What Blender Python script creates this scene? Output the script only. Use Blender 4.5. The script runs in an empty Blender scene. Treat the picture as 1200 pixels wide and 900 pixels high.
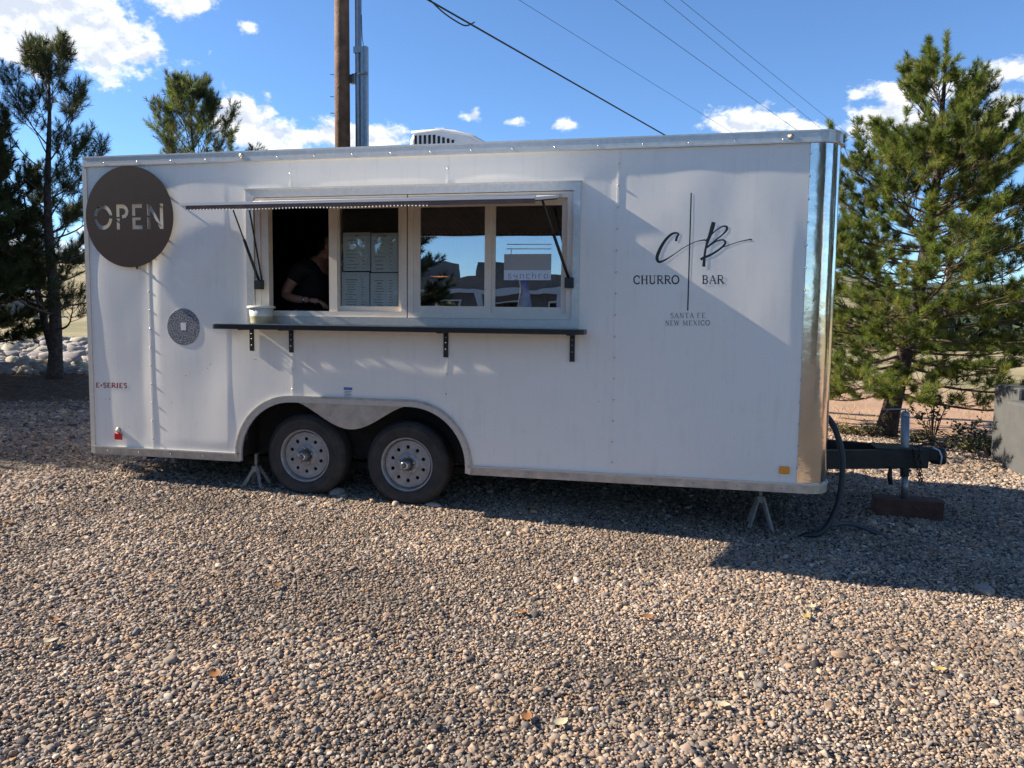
import bpy, bmesh, math, random
import numpy as np
from mathutils import Vector, Matrix, Euler, noise as mnoise

random.seed(7); np.random.seed(7)
SC = bpy.context.scene
COL = SC.collection
PI = math.pi

# ------------------------------------------------------------------ camera
CF, PITCH, YAW, ROLL = 936.9, 0.08483, 0.22076, 0.01177      # focal in px of a 1200 px wide picture
CAM = np.array([4.9145, -5.7547, 1.4702])
_fw = np.array([-math.sin(YAW), math.cos(YAW), 0.]); _rt = np.array([math.cos(YAW), math.sin(YAW), 0.]); _up = np.array([0, 0, 1.])
CFW = _fw*math.cos(PITCH) - _up*math.sin(PITCH)
_u = _up*math.cos(PITCH) + _fw*math.sin(PITCH)
CRT = _rt*math.cos(ROLL) + _u*math.sin(ROLL)
CUP = _u*math.cos(ROLL) - _rt*math.sin(ROLL)
cd = bpy.data.cameras.new('camera'); cam = bpy.data.objects.new('camera', cd); COL.objects.link(cam)
cd.sensor_fit = 'HORIZONTAL'; cd.sensor_width = 36.0; cd.lens = CF/1200*36.0
cd.clip_start = 0.05; cd.clip_end = 6000
cam.matrix_world = Matrix(((CRT[0], CUP[0], -CFW[0], CAM[0]), (CRT[1], CUP[1], -CFW[1], CAM[1]), (CRT[2], CUP[2], -CFW[2], CAM[2]), (0, 0, 0, 1)))
SC.camera = cam

def ray(px, py): return (px-600)/CF*CRT - (py-450)/CF*CUP + CFW
def P(px, py, y=0.0):                 # point on the vertical plane y = const seen at a pixel
    d = ray(px, py); t = (y-CAM[1])/d[1]; return CAM + t*d
def DP(px, py, dep): return CAM + dep*ray(px, py)

# ------------------------------------------------------------------ world, sun, exposure
SUN_EL, SUN_AZ = math.radians(32.7), math.radians(3.3)
sundir = Vector((-math.cos(SUN_EL)*math.cos(SUN_AZ), -math.cos(SUN_EL)*math.sin(SUN_AZ), math.sin(SUN_EL)))
SC.view_settings.view_transform = 'Standard'; SC.view_settings.look = 'None'
SC.view_settings.exposure = 1.05; SC.view_settings.gamma = 1.0
world = bpy.data.worlds.new('World'); SC.world = world; world.use_nodes = True
wn, wl = world.node_tree.nodes, world.node_tree.links
wn.clear()

def build_world():
    out = wn.new('ShaderNodeOutputWorld'); bg = wn.new('ShaderNodeBackground'); bg.inputs['Strength'].default_value = 0.10
    wl.new(bg.outputs[0], out.inputs[0])
    sky = wn.new('ShaderNodeTexSky'); sky.sky_type = 'NISHITA'; sky.sun_disc = False
    sky.sun_elevation = SUN_EL; sky.sun_rotation = math.atan2(sundir.x, sundir.y)
    sky.altitude = 2100; sky.air_density = 1.0; sky.dust_density = 0.25; sky.ozone_density = 3.0
    tc = wn.new('ShaderNodeTexCoord')
    def math_(op, a, b=None, c=None):
        n = wn.new('ShaderNodeMath'); n.operation = op
        for i, v in enumerate((a, b, c)):
            if v is None: continue
            if isinstance(v, (int, float)): n.inputs[i].default_value = v
            else: wl.new(v, n.inputs[i])
        return n.outputs[0]
    def dot(vec):
        n = wn.new('ShaderNodeVectorMath'); n.operation = 'DOT_PRODUCT'; wl.new(tc.outputs['Generated'], n.inputs[0])
        n.inputs[1].default_value = vec; return n.outputs['Value']
    # each cumulus: a direction, half width, half height (radians), weight
    blobs = []
    def b(px, py, rx, ry, w=1.0):
        d = ray(px, py); d = d/np.linalg.norm(d); blobs.append((d, rx/CF, ry/CF, w))
    for a in [(40, 18, 110, 46, 1.25), (122, 50, 72, 36, 1.15), (170, 66, 40, 24, .95), (205, 2, 48, 20, .95), (214, 58, 20, 24, .5), (292, 33, 26, 13, .6),
              (285, 140, 42, 28, 1.1), (325, 158, 80, 22, 1.05), (420, 161, 125, 17, 1.0), (553, 137, 19, 9, .85), (603, 144, 21, 8, .75), (655, 145, 19, 11, .9),
              (876, 147, 62, 20, 1.05), (955, 153, 50, 13, .85), (1050, 140, 70, 22, 1.0), (1085, 106, 70, 18, .95), (1186, 80, 36, 13, .9), (1185, 130, 45, 24, .9),
              (1090, 166, 120, 22, .8), (60, 305, 110, 36, .9)]: b(*a)
    rng = random.Random(11)
    n = 0
    while n < 13:                                    # the same scattered cumulus all round the sky
        az = rng.uniform(0, 2*PI); el = math.radians(rng.choice([6, 9, 12, 16, 22, 30]) + rng.uniform(-2, 2))
        d = np.array([math.cos(el)*math.cos(az), math.cos(el)*math.sin(az), math.sin(el)])
        z = d@CFW
        if d@np.array([-.2, -.97, .14]) > .86: continue                       # the panes mirror clear sky there
        if z > 0 and abs(d@CRT)/z < .80 and abs(d@CUP)/z < .62: continue
        r = rng.uniform(.09, .26); blobs.append((d, r, r*rng.uniform(.25, .42), rng.uniform(.9, 1.15))); n += 1
    field = None
    for d, rx, ry, w in blobs:
        up = np.array([0, 0, 1.]); rt = np.cross(d, up); rt /= np.linalg.norm(rt); u2 = np.cross(rt, d)
        R = Matrix(((rt[0], u2[0], d[0]), (rt[1], u2[1], d[1]), (rt[2], u2[2], d[2])))
        mp = wn.new('ShaderNodeMapping'); mp.vector_type = 'TEXTURE'; wl.new(tc.outputs['Generated'], mp.inputs['Vector'])
        k = 1.62
        mp.inputs['Location'].default_value = tuple(d); mp.inputs['Rotation'].default_value = R.to_euler(); mp.inputs['Scale'].default_value = (rx*k, ry*k, .6)
        gt = wn.new('ShaderNodeTexGradient'); gt.gradient_type = 'SPHERICAL'; wl.new(mp.outputs[0], gt.inputs[0])
        g = math_('MULTIPLY', gt.outputs['Fac'], w*1.25)
        field = g if field is None else math_('MAXIMUM', field, g)
    def fbm(scale, detail, rough, off=(0, 0, 0), sz=1.0):
        m = wn.new('ShaderNodeMapping'); m.inputs['Location'].default_value = off; m.inputs['Scale'].default_value = (1, 1, sz); wl.new(tc.outputs['Generated'], m.inputs['Vector'])
        t = wn.new('ShaderNodeTexNoise'); t.inputs['Scale'].default_value = scale; t.inputs['Detail'].default_value = detail; t.inputs['Roughness'].default_value = rough
        wl.new(m.outputs[0], t.inputs['Vector']); return t.outputs['Fac']
    n1 = fbm(26, 9, .62, sz=1.5); n2 = fbm(26, 9, .62, (.006, -.003, .012), sz=1.5)
    n3 = fbm(9, 3, .5, (3, 1, 2), sz=1.6)
    base = math_('ADD', math_('MULTIPLY', field, 1.0), math_('MULTIPLY', math_('SUBTRACT', n1, .5), 2.1))
    base = math_('ADD', base, math_('MULTIPLY', math_('SUBTRACT', n3, .5), .5))
    mask = wn.new('ShaderNodeMapRange'); mask.interpolation_type = 'SMOOTHSTEP'
    wl.new(base, mask.inputs[0]); mask.inputs[1].default_value = .55; mask.inputs[2].default_value = 1.0
    have = wn.new('ShaderNodeMapRange'); wl.new(field, have.inputs[0]); have.inputs[1].default_value = .04; have.inputs[2].default_value = .22
    m = math_('MULTIPLY', mask.outputs[0], have.outputs[0])
    # light and shade of the cloud body
    sh = math_('MULTIPLY', math_('SUBTRACT', n1, n2), 3.0)
    sh = math_('SUBTRACT', sh, math_('MULTIPLY', math_('SUBTRACT', base, .9), .55))
    shr = wn.new('ShaderNodeMapRange'); wl.new(sh, shr.inputs[0]); shr.inputs[1].default_value = -.42; shr.inputs[2].default_value = .30
    cc = wn.new('ShaderNodeMix'); cc.data_type = 'RGBA'; wl.new(shr.outputs[0], cc.inputs['Factor'])
    cc.inputs['A'].default_value = (3.6, 3.95, 4.6, 1); cc.inputs['B'].default_value = (6.6, 6.6, 6.7, 1)
    mx = wn.new('ShaderNodeMix'); mx.data_type = 'RGBA'; wl.new(m, mx.inputs['Factor'])
    tint = wn.new('ShaderNodeMix'); tint.data_type = 'RGBA'; tint.blend_type = 'MULTIPLY'; tint.inputs['Factor'].default_value = 1
    wl.new(sky.outputs[0], tint.inputs['A']); tint.inputs['B'].default_value = SKY_TINT
    wl.new(tint.outputs['Result'], mx.inputs['A']); wl.new(cc.outputs['Result'], mx.inputs['B'])
    wl.new(mx.outputs['Result'], bg.inputs['Color'])
SKY_TINT = (.71, .88, 1.02, 1)
build_world()
try: world.cycles.sampling_method = 'MANUAL'; world.cycles.sample_map_resolution = 512
except Exception: pass

sl = bpy.data.lights.new('sun', 'SUN'); sl.energy = 5.0; sl.angle = math.radians(.53); sl.color = (1.0, .90, .76)
so = bpy.data.objects.new('sun', sl); COL.objects.link(so)
so.rotation_euler = sundir.to_track_quat('Z', 'Y').to_euler(); so.location = (-20, -2, 20)

# ------------------------------------------------------------------ materials
def mat(name, col, rough=.6, metal=0.0, var=0.0, scale=8.0, bump=0.0, bscale=40.0, spec=.5, col2=None, detail=4, coat=0.0):
    m = bpy.data.materials.new(name); m.use_nodes = True
    nt = m.node_tree; bs = nt.nodes['Principled BSDF']
    bs.inputs['Roughness'].default_value = rough; bs.inputs['Metallic'].default_value = metal; bs.inputs['Specular IOR Level'].default_value = spec
    bs.inputs['Base Color'].default_value = (*col, 1)
    if coat: bs.inputs['Coat Weight'].default_value = coat
    tc = nt.nodes.new('ShaderNodeTexCoord')
    if var or col2:
        t = nt.nodes.new('ShaderNodeTexNoise'); t.inputs['Scale'].default_value = scale; t.inputs['Detail'].default_value = detail; t.inputs['Roughness'].default_value = .6
        nt.links.new(tc.outputs['Object'], t.inputs['Vector'])
        r = nt.nodes.new('ShaderNodeMapRange'); nt.links.new(t.outputs['Fac'], r.inputs[0]); r.inputs[1].default_value = .32; r.inputs[2].default_value = .68
        mx = nt.nodes.new('ShaderNodeMix'); mx.data_type = 'RGBA'; nt.links.new(r.outputs[0], mx.inputs['Factor'])
        c2 = col2 if col2 else tuple(max(0, c*(1-var)) for c in col)
        c1 = col if col2 else tuple(min(1, c*(1+var)) for c in col)
        mx.inputs['A'].default_value = (*c1, 1); mx.inputs['B'].default_value = (*c2, 1)
        nt.links.new(mx.outputs['Result'], bs.inputs['Base Color'])
        rr = nt.nodes.new('ShaderNodeMapRange'); nt.links.new(t.outputs['Fac'], rr.inputs[0]); rr.inputs[3].default_value = max(0.02, rough-.1); rr.inputs[4].default_value = min(1, rough+.12)
        nt.links.new(rr.outputs[0], bs.inputs['Roughness'])
    if bump:
        t2 = nt.nodes.new('ShaderNodeTexNoise'); t2.inputs['Scale'].default_value = bscale; t2.inputs['Detail'].default_value = 5
        nt.links.new(tc.outputs['Object'], t2.inputs['Vector'])
        bp = nt.nodes.new('ShaderNodeBump'); bp.inputs['Strength'].default_value = bump; bp.inputs['Distance'].default_value = .02
        nt.links.new(t2.outputs['Fac'], bp.inputs['Height']); nt.links.new(bp.outputs[0], bs.inputs['Normal'])
    return m
M = {}
def wall_paint():
    m = mat('white_trailer_paint', (.74, .75, .77), .34, spec=.45)
    nt = m.node_tree; bs = nt.nodes['Principled BSDF']; tc = nt.nodes.new('ShaderNodeTexCoord')
    # rain streaks and road dust, stronger near the sill
    mp = nt.nodes.new('ShaderNodeMapping'); mp.inputs['Scale'].default_value = (9, 1, .7); nt.links.new(tc.outputs['Object'], mp.inputs[0])
    t = nt.nodes.new('ShaderNodeTexNoise'); t.inputs['Scale'].default_value = 3; t.inputs['Detail'].default_value = 6; nt.links.new(mp.outputs[0], t.inputs[0])
    t2 = nt.nodes.new('ShaderNodeTexNoise'); t2.inputs['Scale'].default_value = 5; t2.inputs['Detail'].default_value = 8; t2.inputs['Roughness'].default_value = .7; nt.links.new(tc.outputs['Object'], t2.inputs[0])
    mul = nt.nodes.new('ShaderNodeMath'); mul.operation = 'MULTIPLY'; nt.links.new(t.outputs[0], mul.inputs[0]); nt.links.new(t2.outputs[0], mul.inputs[1])
    r = nt.nodes.new('ShaderNodeMapRange'); nt.links.new(mul.outputs[0], r.inputs[0]); r.inputs[1].default_value = .26; r.inputs[2].default_value = .48; r.inputs[4].default_value = .30
    mx = nt.nodes.new('ShaderNodeMix'); mx.data_type = 'RGBA'; nt.links.new(r.outputs[0], mx.inputs['Factor'])
    mx.inputs['A'].default_value = (.87, .825, .735, 1); mx.inputs['B'].default_value = (.58, .54, .46, 1)
    nt.links.new(mx.outputs['Result'], bs.inputs['Base Color'])
    bp = nt.nodes.new('ShaderNodeBump'); bp.inputs['Strength'].default_value = .05; bp.inputs['Distance'].default_value = .01
    nt.links.new(t2.outputs[0], bp.inputs['Height']); nt.links.new(bp.outputs[0], bs.inputs['Normal'])
    return m
M['paint'] = wall_paint()
M['roofmetal'] = mat('galvanised_roof', (.55, .56, .57), .4, .6, .1, 3)
M['alu'] = mat('dull_aluminium_trim', (.62, .59, .54), .36, .5, .07, 30, .05, 60)
M['steel'] = mat('polished_stainless', (.80, .75, .68), .09, 1.0, .10, 7, .10, 9)
M['alu_dirty'] = mat('dusty_aluminium', (.50, .47, .42), .42, .75, .22, 10, .1, 50)
M['vinyl'] = mat('off_white_vinyl', (.80, .71, .60), .45, 0, .05, 9)
M['black'] = mat('black_powder_coat', (.012, .012, .014), .38, 0, .2, 20)
M['blackmetal'] = mat('black_frame_paint', (.014, .013, .013), .5, .1, .3, 12, .1, 60)
M['inside'] = mat('shade_dark_interior', (.045, .040, .038), .75, 0, .25, 4)  # the unlit interior's darkness is put into this colour
M['insidefloor'] = mat('shade_dark_interior_floor', (.02, .02, .02), .8)  # floor darkened in colour for the interior shade
M['under'] = mat('undercarriage_black', (.012, .011, .010), .8, 0, .3, 9)
M['rubber'] = mat('dusty_tyre_rubber', (.022, .021, .020), .78, 0, 0, 10, .25, 70, col2=(.05, .045, .04))
M['rim'] = mat('silver_wheel_paint', (.36, .37, .38), .42, .35, 0, 22, col2=(.25, .24, .22))
M['chrome'] = mat('hub_chrome', (.7, .69, .67), .18, 1.0)
M['hubgrey'] = mat('hub_dull_metal', (.22, .21, .20), .45, .8)
M['hole_shade'] = mat('cavity_shade_black', (.004, .004, .004), .9)  # near-black colour in place of the shade inside openings
M['sign'] = mat('brown_black_sign_metal', (.034, .017, .012), .48, .2, .25, 5, .03, 80)
M['print'] = mat('black_vinyl_print', (.008, .008, .01), .35)
M['print_grey'] = mat('grey_vinyl_print', (.10, .10, .11), .4)
M['print_pale'] = mat('pale_menu_print', (.26, .26, .26), .6)
M['red'] = mat('red_reflector', (.45, .012, .015), .2, 0, .15, 60, coat=.6)
M['amber'] = mat('amber_reflector', (.85, .30, .01), .2, 0, .12, 60, coat=.6)
M['redprint'] = mat('faded_red_print', (.33, .05, .05), .5, 0, .35, 60)
M['sticker'] = mat('speckled_charcoal_sticker', (.016, .016, .018), .5, col2=(.34, .35, .37), scale=130, detail=0)
M['white'] = mat('white_plastic', (.72, .71, .69), .4)
M['acplastic'] = mat('weathered_white_plastic', (.68, .67, .65), .45, 0, .06, 6)
M['label_blue'] = mat('blue_label_print', (.06, .16, .34), .5)
M['marker'] = mat('marker_lens', (.8, .66, .42), .15, coat=.7)
M['galv'] = mat('galvanised_steel', (.30, .31, .32), .4, .7, .12, 15)
M['standsteel'] = mat('grey_stand_paint', (.30, .30, .29), .5, .3, .2, 20)
M['polewood'] = mat('creosoted_pole_wood', (.17, .085, .042), .8, 0, .35, 5, .5, 25)
M['block'] = mat('red_brown_timber', (.085, .035, .022), .8, 0, .35, 8, .5, 40)
M['concrete'] = mat('grey_concrete', (.088, .088, .084), .85, 0, .12, 5, .25, 70)
M['paper'] = mat('menu_paper', (.88, .86, .80), .6, 0, .05, 8)
M['skin'] = mat('skin', (.42, .22, .15), .5, 0, .06, 10)
M['hair'] = mat('dark_hair', (.012, .008, .006), .55, 0, .3, 60, .4, 200)
M['shirt'] = mat('black_cotton', (.010, .010, .012), .85, 0, .25, 12, .15, 60)
M['trouser'] = mat('dark_trousers', (.015, .016, .022), .85, 0, .2, 12)
M['tubplastic'] = mat('milky_tub_plastic', (.70, .70, .62), .3, 0, .05, 10)
M['tubfood'] = mat('tan_contents', (.42, .33, .16), .6, 0, .3, 25)
M['hose_black'] = mat('black_cable_rubber', (.02, .02, .022), .45)
M['hose_grey'] = mat('grey_hose', (.06, .065, .075), .5)
M['wire'] = mat('overhead_wire', (.012, .012, .013), .6)
M['copper'] = mat('copper_metal', (.75, .30, .14), .3, .9)
M['lampglow'] = mat('warm_lamp', (.9, .5, .3), .4)
_b = M['lampglow'].node_tree.nodes['Principled BSDF']; _b.inputs['Emission Color'].default_value = (1, .42, .18, 1); _b.inputs['Emission Strength'].default_value = 1.6
M['led'] = mat('led_bead', (.85, .82, .75), .3)
M['board'] = mat('pale_blue_sign', (.70, .80, .92), .4)
M['boardgrey'] = mat('grey_sign_panel', (.40, .42, .43), .5)
M['leafy'] = mat('yellow_fallen_leaf', (.45, .34, .10), .6, 0, .2, 30)
M['leafb'] = mat('brown_fallen_leaf', (.27, .12, .04), .6, 0, .25, 30)
M['leafw'] = mat('bleached_fallen_leaf', (.50, .43, .28), .6, 0, .2, 30)
M['rock'] = mat('river_boulder', (.27, .24, .21), .85, 0, .3, 3, .3, 25)
M['rockpink'] = mat('pale_rock', (.46, .36, .29), .85, 0, .2, 10, .3, 40)
M['bark'] = mat('pine_bark', (.10, .072, .055), .9, 0, 0, 16, 1.0, 30, col2=(.030, .022, .018))
M['twig'] = mat('pine_twig', (.12, .085, .055), .85, 0, .3, 10)
M['stucco'] = mat('grey_stucco', (.16, .145, .13), .85, 0, .1, 3, .1, 30)
M['roofblue'] = mat('blue_metal_roof', (.30, .38, .50), .4, .3)
M['flagcloth'] = mat('white_flag_cloth', (.7, .7, .74), .7, col2=(.25, .2, .5), scale=4, detail=2)

def glass_mat(name, refl, tint):
    m = bpy.data.materials.new(name); m.use_nodes = True; nt = m.node_tree; nt.nodes.clear()
    o = nt.nodes.new('ShaderNodeOutputMaterial'); mx = nt.nodes.new('ShaderNodeMixShader')
    t = nt.nodes.new('ShaderNodeBsdfTransparent'); t.inputs[0].default_value = (*tint, 1)
    g = nt.nodes.new('ShaderNodeBsdfGlossy'); g.inputs['Roughness'].default_value = .0; g.inputs[0].default_value = (.92, .96, 1, 1)
    lw = nt.nodes.new('ShaderNodeFresnel'); lw.inputs['IOR'].default_value = 1.5
    ad = nt.nodes.new('ShaderNodeMath'); ad.operation = 'ADD'; ad.use_clamp = True; nt.links.new(lw.outputs[0], ad.inputs[0]); ad.inputs[1].default_value = refl
    tx = nt.nodes.new('ShaderNodeTexCoord'); nz = nt.nodes.new('ShaderNodeTexNoise'); nz.inputs['Scale'].default_value = 2.2; nt.links.new(tx.outputs['Object'], nz.inputs['Vector'])
    bp = nt.nodes.new('ShaderNodeBump'); bp.inputs['Strength'].default_value = .06; bp.inputs['Distance'].default_value = .02; nt.links.new(nz.outputs['Fac'], bp.inputs['Height'])
    nt.links.new(bp.outputs[0], g.inputs['Normal'])
    nt.links.new(ad.outputs[0], mx.inputs[0]); nt.links.new(t.outputs[0], mx.inputs[1]); nt.links.new(g.outputs[0], mx.inputs[2]); nt.links.new(mx.outputs[0], o.inputs[0])
    return m
M['glass'] = glass_mat('tinted_window_glass', .36, (.55, .57, .58))
M['glassclear'] = glass_mat('clear_window_glass', .05, (.94, .95, .94))

# ------------------------------------------------------------------ mesh helpers
class MB:
    def __init__(s): s.v = []; s.f = []; s.sm = []
    def add(s, vs, fs, smooth=False):
        o = len(s.v); s.v += [tuple(map(float, v)) for v in vs]; s.f += [tuple(i+o for i in f) for f in fs]; s.sm += [smooth]*len(fs); return s
    def box(s, a, b, bev=0.0):
        (x0, y0, z0), (x1, y1, z1) = a, b
        if not bev:
            return s.add([(x0,y0,z0),(x1,y0,z0),(x1,y1,z0),(x0,y1,z0),(x0,y0,z1),(x1,y0,z1),(x1,y1,z1),(x0,y1,z1)],
                         [(0,3,2,1),(4,5,6,7),(0,1,5,4),(1,2,6,5),(2,3,7,6),(3,0,4,7)])
        bm = bmesh.new(); bmesh.ops.create_cube(bm, size=1)
        for v in bm.verts: v.co = Vector(((x0+x1)/2+v.co.x*(x1-x0), (y0+y1)/2+v.co.y*(y1-y0), (z0+z1)/2+v.co.z*(z1-z0)))
        bmesh.ops.bevel(bm, geom=list(bm.edges), offset=bev, segments=2, affect='EDGES', profile=.5)
        return s.bm(bm)
    def bm(s, bm, smooth=False, mtx=None):
        bm.verts.index_update()
        vs = [tuple(mtx @ v.co) if mtx else tuple(v.co) for v in bm.verts]
        s.add(vs, [tuple(v.index for v in f.verts) for f in bm.faces], smooth); bm.free(); return s
    def bar(s, p, q, w, h, up=(0, 0, 1)):
        p, q = Vector(p), Vector(q); d = (q-p).normalized(); u = Vector(up)
        if abs(d.dot(u)) > .98: u = Vector((1, 0, 0))
        r = d.cross(u).normalized(); u = r.cross(d)
        vs = []
        for c in (p, q):
            for a, b in ((-1,-1),(1,-1),(1,1),(-1,1)): vs.append(c + r*(a*w/2) + u*(b*h/2))
        return s.add(vs, [(3,2,1,0),(4,5,6,7),(0,1,5,4),(1,2,6,5),(2,3,7,6),(3,0,4,7)])
    def tube(s, pts, rad, n=8, caps=True, smooth=True):
        pts = [Vector(p) for p in pts]
        if not hasattr(rad, '__len__'): rad = [rad]*len(pts)
        vs, fs = [], []; pr = None
        for i, p in enumerate(pts):
            d = (pts[min(i+1, len(pts)-1)] - pts[max(i-1, 0)]).normalized()
            if pr is None:
                a = Vector((0, 0, 1)) if abs(d.z) < .9 else Vector((1, 0, 0)); pr = d.cross(a).normalized()
            else: pr = (pr - d*pr.dot(d)).normalized()
            q = d.cross(pr)
            for k in range(n):
                t = 2*PI*k/n; vs.append(p + (pr*math.cos(t)+q*math.sin(t))*rad[i])
        for i in range(len(pts)-1):
            for k in range(n):
                a, b2 = i*n+k, i*n+(k+1) % n; fs.append((a, b2, b2+n, a+n))
        s.add(vs, fs, smooth)
        if caps:
            o = len(s.v)-len(vs); s.f += [tuple(o+k for k in reversed(range(n))), tuple(o+(len(pts)-1)*n+k for k in range(n))]; s.sm += [False]*2
        return s
    def lathe(s, prof, c, axis='y', n=48, smooth=True):     # prof: (radius, along)
        vs, fs = [], []
        for r, a in prof:
            for k in range(n):
                t = 2*PI*k/n; u, w = r*math.cos(t), r*math.sin(t)
                if axis == 'y': vs.append((c[0]+u, c[1]+a, c[2]+w))
                elif axis == 'z': vs.append((c[0]+u, c[1]+w, c[2]+a))
                else: vs.append((c[0]+a, c[1]+u, c[2]+w))
        for i in range(len(prof)-1):
            for k in range(n):
                a, b2 = i*n+k, i*n+(k+1) % n; fs.append((a, b2, b2+n, a+n))
        return s.add(vs, fs, smooth)
    def prism(s, poly, y0, y1):           # polygon (x,z) extruded along y
        n = len(poly)
        vs = [(x, y0, z) for x, z in poly] + [(x, y1, z) for x, z in poly]
        fs = [tuple(range(n)), tuple(reversed(range(n, 2*n)))] + [(i, i+n, (i+1) % n+n, (i+1) % n) for i in range(n)]
        return s.add(vs, fs)

ORG = {}
def link(name, me, parent=None, loc=(0, 0, 0)):
    o = bpy.data.objects.new(name, me); COL.objects.link(o)
    if parent is not None: o.parent = parent; ORG[o.name] = ORG[parent.name]
    else: o.location = loc; ORG[o.name] = Vector(loc)
    return o
def mesh_of(name, mb, m, org=(0, 0, 0), recalc=True):
    me = bpy.data.meshes.new(name); me.from_pydata([tuple(Vector(v)-Vector(org)) for v in mb.v], [], mb.f); me.update()
    me.polygons.foreach_set('use_smooth', mb.sm)
    if recalc:
        bm = bmesh.new(); bm.from_mesh(me); bmesh.ops.recalc_face_normals(bm, faces=bm.faces); bm.to_mesh(me); bm.free()
    if m is not None: me.materials.append(M[m] if isinstance(m, str) else m)
    return me
def part(name, mb, m, parent, recalc=True):
    org = ORG[parent.name]; return link(name, mesh_of(name, mb, m, org, recalc), parent)
def tag(o, label=None, cat=None, group=None, kind=None):
    if label: o['label'] = label
    if cat: o['category'] = cat
    if group: o['group'] = group
    if kind: o['kind'] = kind
    return o
def thing(name, label, cat, loc=(0, 0, 0), group=None):
    o = bpy.data.objects.new(name, None); COL.objects.link(o); o.location = loc; o.empty_display_size = .1
    ORG[o.name] = Vector(loc); return tag(o, label, cat, group)
def solo(name, mb, m, label, cat, loc=(0, 0, 0), group=None):
    return tag(link(name, mesh_of(name, mb, m, loc), None, loc), label, cat, group)
def flat_curve(splines, ext):            # closed 2D outlines, inner ones become holes; returns a bmesh in the xy plane
    cu = bpy.data.curves.new('outline', 'CURVE'); cu.dimensions = '2D'; cu.fill_mode = 'BOTH'; cu.extrude = ext
    for pts in splines:
        sp = cu.splines.new('POLY'); sp.points.add(len(pts)-1); sp.use_cyclic_u = True
        for i, p in enumerate(pts): sp.points[i].co = (p[0], p[1], 0, 1)
    o = bpy.data.objects.new('outline', cu); COL.objects.link(o)
    dg = bpy.context.evaluated_depsgraph_get(); me = bpy.data.meshes.new_from_object(o.evaluated_get(dg))
    bm = bmesh.new(); bm.from_mesh(me); bmesh.ops.remove_doubles(bm, verts=bm.verts, dist=1e-5)
    bpy.data.objects.remove(o); bpy.data.curves.remove(cu); bpy.data.meshes.remove(me); return bm
XZ = Matrix(((1,0,0,0),(0,0,-1,0),(0,1,0,0),(0,0,0,1)))     # xy -> xz, thickness along y
def circ(cx, cy, r, n=40, r2=None): return [(cx+r*math.cos(2*PI*k/n), cy+(r2 or r)*math.sin(2*PI*k/n)) for k in range(n)]
def stroke(mb, pts, ws, y, conv):        # a brush stroke with varying width, traced on the wall
    pts = [Vector((a, b)) for a, b in pts]; L, R = [], []
    for i, p in enumerate(pts):
        d = (pts[min(i+1, len(pts)-1)]-pts[max(i-1, 0)]).normalized(); n = Vector((-d.y, d.x))*ws[i]/2
        L.append(conv(p+n)); R.append(conv(p-n))
    n = len(pts); yy = (lambda a: wall_y(a[0], a[2])-.0012-(-.0175-y if y > -.03 else 0)*0) if y < 0 else (lambda a: y)
    lift = .0003*((len(mb.f)//7) % 3) if y < 0 else 0
    vs = [(a[0], yy(a)-lift, a[2]) for a in L] + [(a[0], yy(a)-lift, a[2]) for a in R]
    mb.add(vs, [(i, i+1, n+i+1, n+i) for i in range(n-1)])
def smoothpts(pts, ws, k=5):             # Catmull-Rom
    op, ow = [], []
    for i in range(len(pts)-1):
        p0, p1, p2, p3 = pts[max(i-1, 0)], pts[i], pts[i+1], pts[min(i+2, len(pts)-1)]
        for j in range(k):
            t = j/k
            op.append(tuple(.5*((2*p1[c])+(-p0[c]+p2[c])*t+(2*p0[c]-5*p1[c]+4*p2[c]-p3[c])*t*t+(-p0[c]+3*p1[c]-3*p2[c]+p3[c])*t**3) for c in range(len(p1))))
            ow.append(ws[i]*(1-t)+ws[i+1]*t)
    op.append(tuple(pts[-1])); ow.append(ws[-1]); return op, ow

# ------------------------------------------------------------------ terrain
def sstep(a, b, x): t = np.clip((x-a)/(b-a), 0, 1); return t*t*(3-2*t)
def T(x, y):
    x = np.asarray(x, float); y = np.asarray(y, float)
    xx = np.clip(x, -16, 11)
    z = -0.03*(xx-2.4)
    r = np.hypot(x-5, y+6)
    z = z + 15*sstep(26, 260, r)*sstep(25, -30, x - y*.25) + 4*sstep(40, 300, r)*sstep(-20, 30, x)
    z = z + .25*np.sin(x*.11+1)*np.sin(y*.09)*sstep(16, 60, r)
    z = z + .010*np.sin(x*5.3+1.7*y+np.sin(y*3.1))*np.sin(y*6.1-x*1.3+.8)*sstep(1.2, 2.0, np.hypot((x-2.8)/1.6, y-.2))*sstep(14, 8, r)
    z = z + .012*np.sin(x*2.1+.4*y)*np.sin(y*1.7+1.3)*sstep(1.2, 2.6, np.hypot((x-2.8)/1.6, y-.2)) 
    return z
def Tz(x, y): return float(T(x, y))
def Gp(px, py):                       # pixel on the ground
    d = ray(px, py); t = 1.0
    for i in range(60):
        p = CAM+t*d; t += (Tz(p[0], p[1])-p[2])/min(d[2], -.02)*.6
    return CAM+t*d
GB_Y = lambda x: np.where(x < 2, 5.0, np.where(x < 7.8, 6.2, 6.2-(x-7.8)*1.05))
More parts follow.
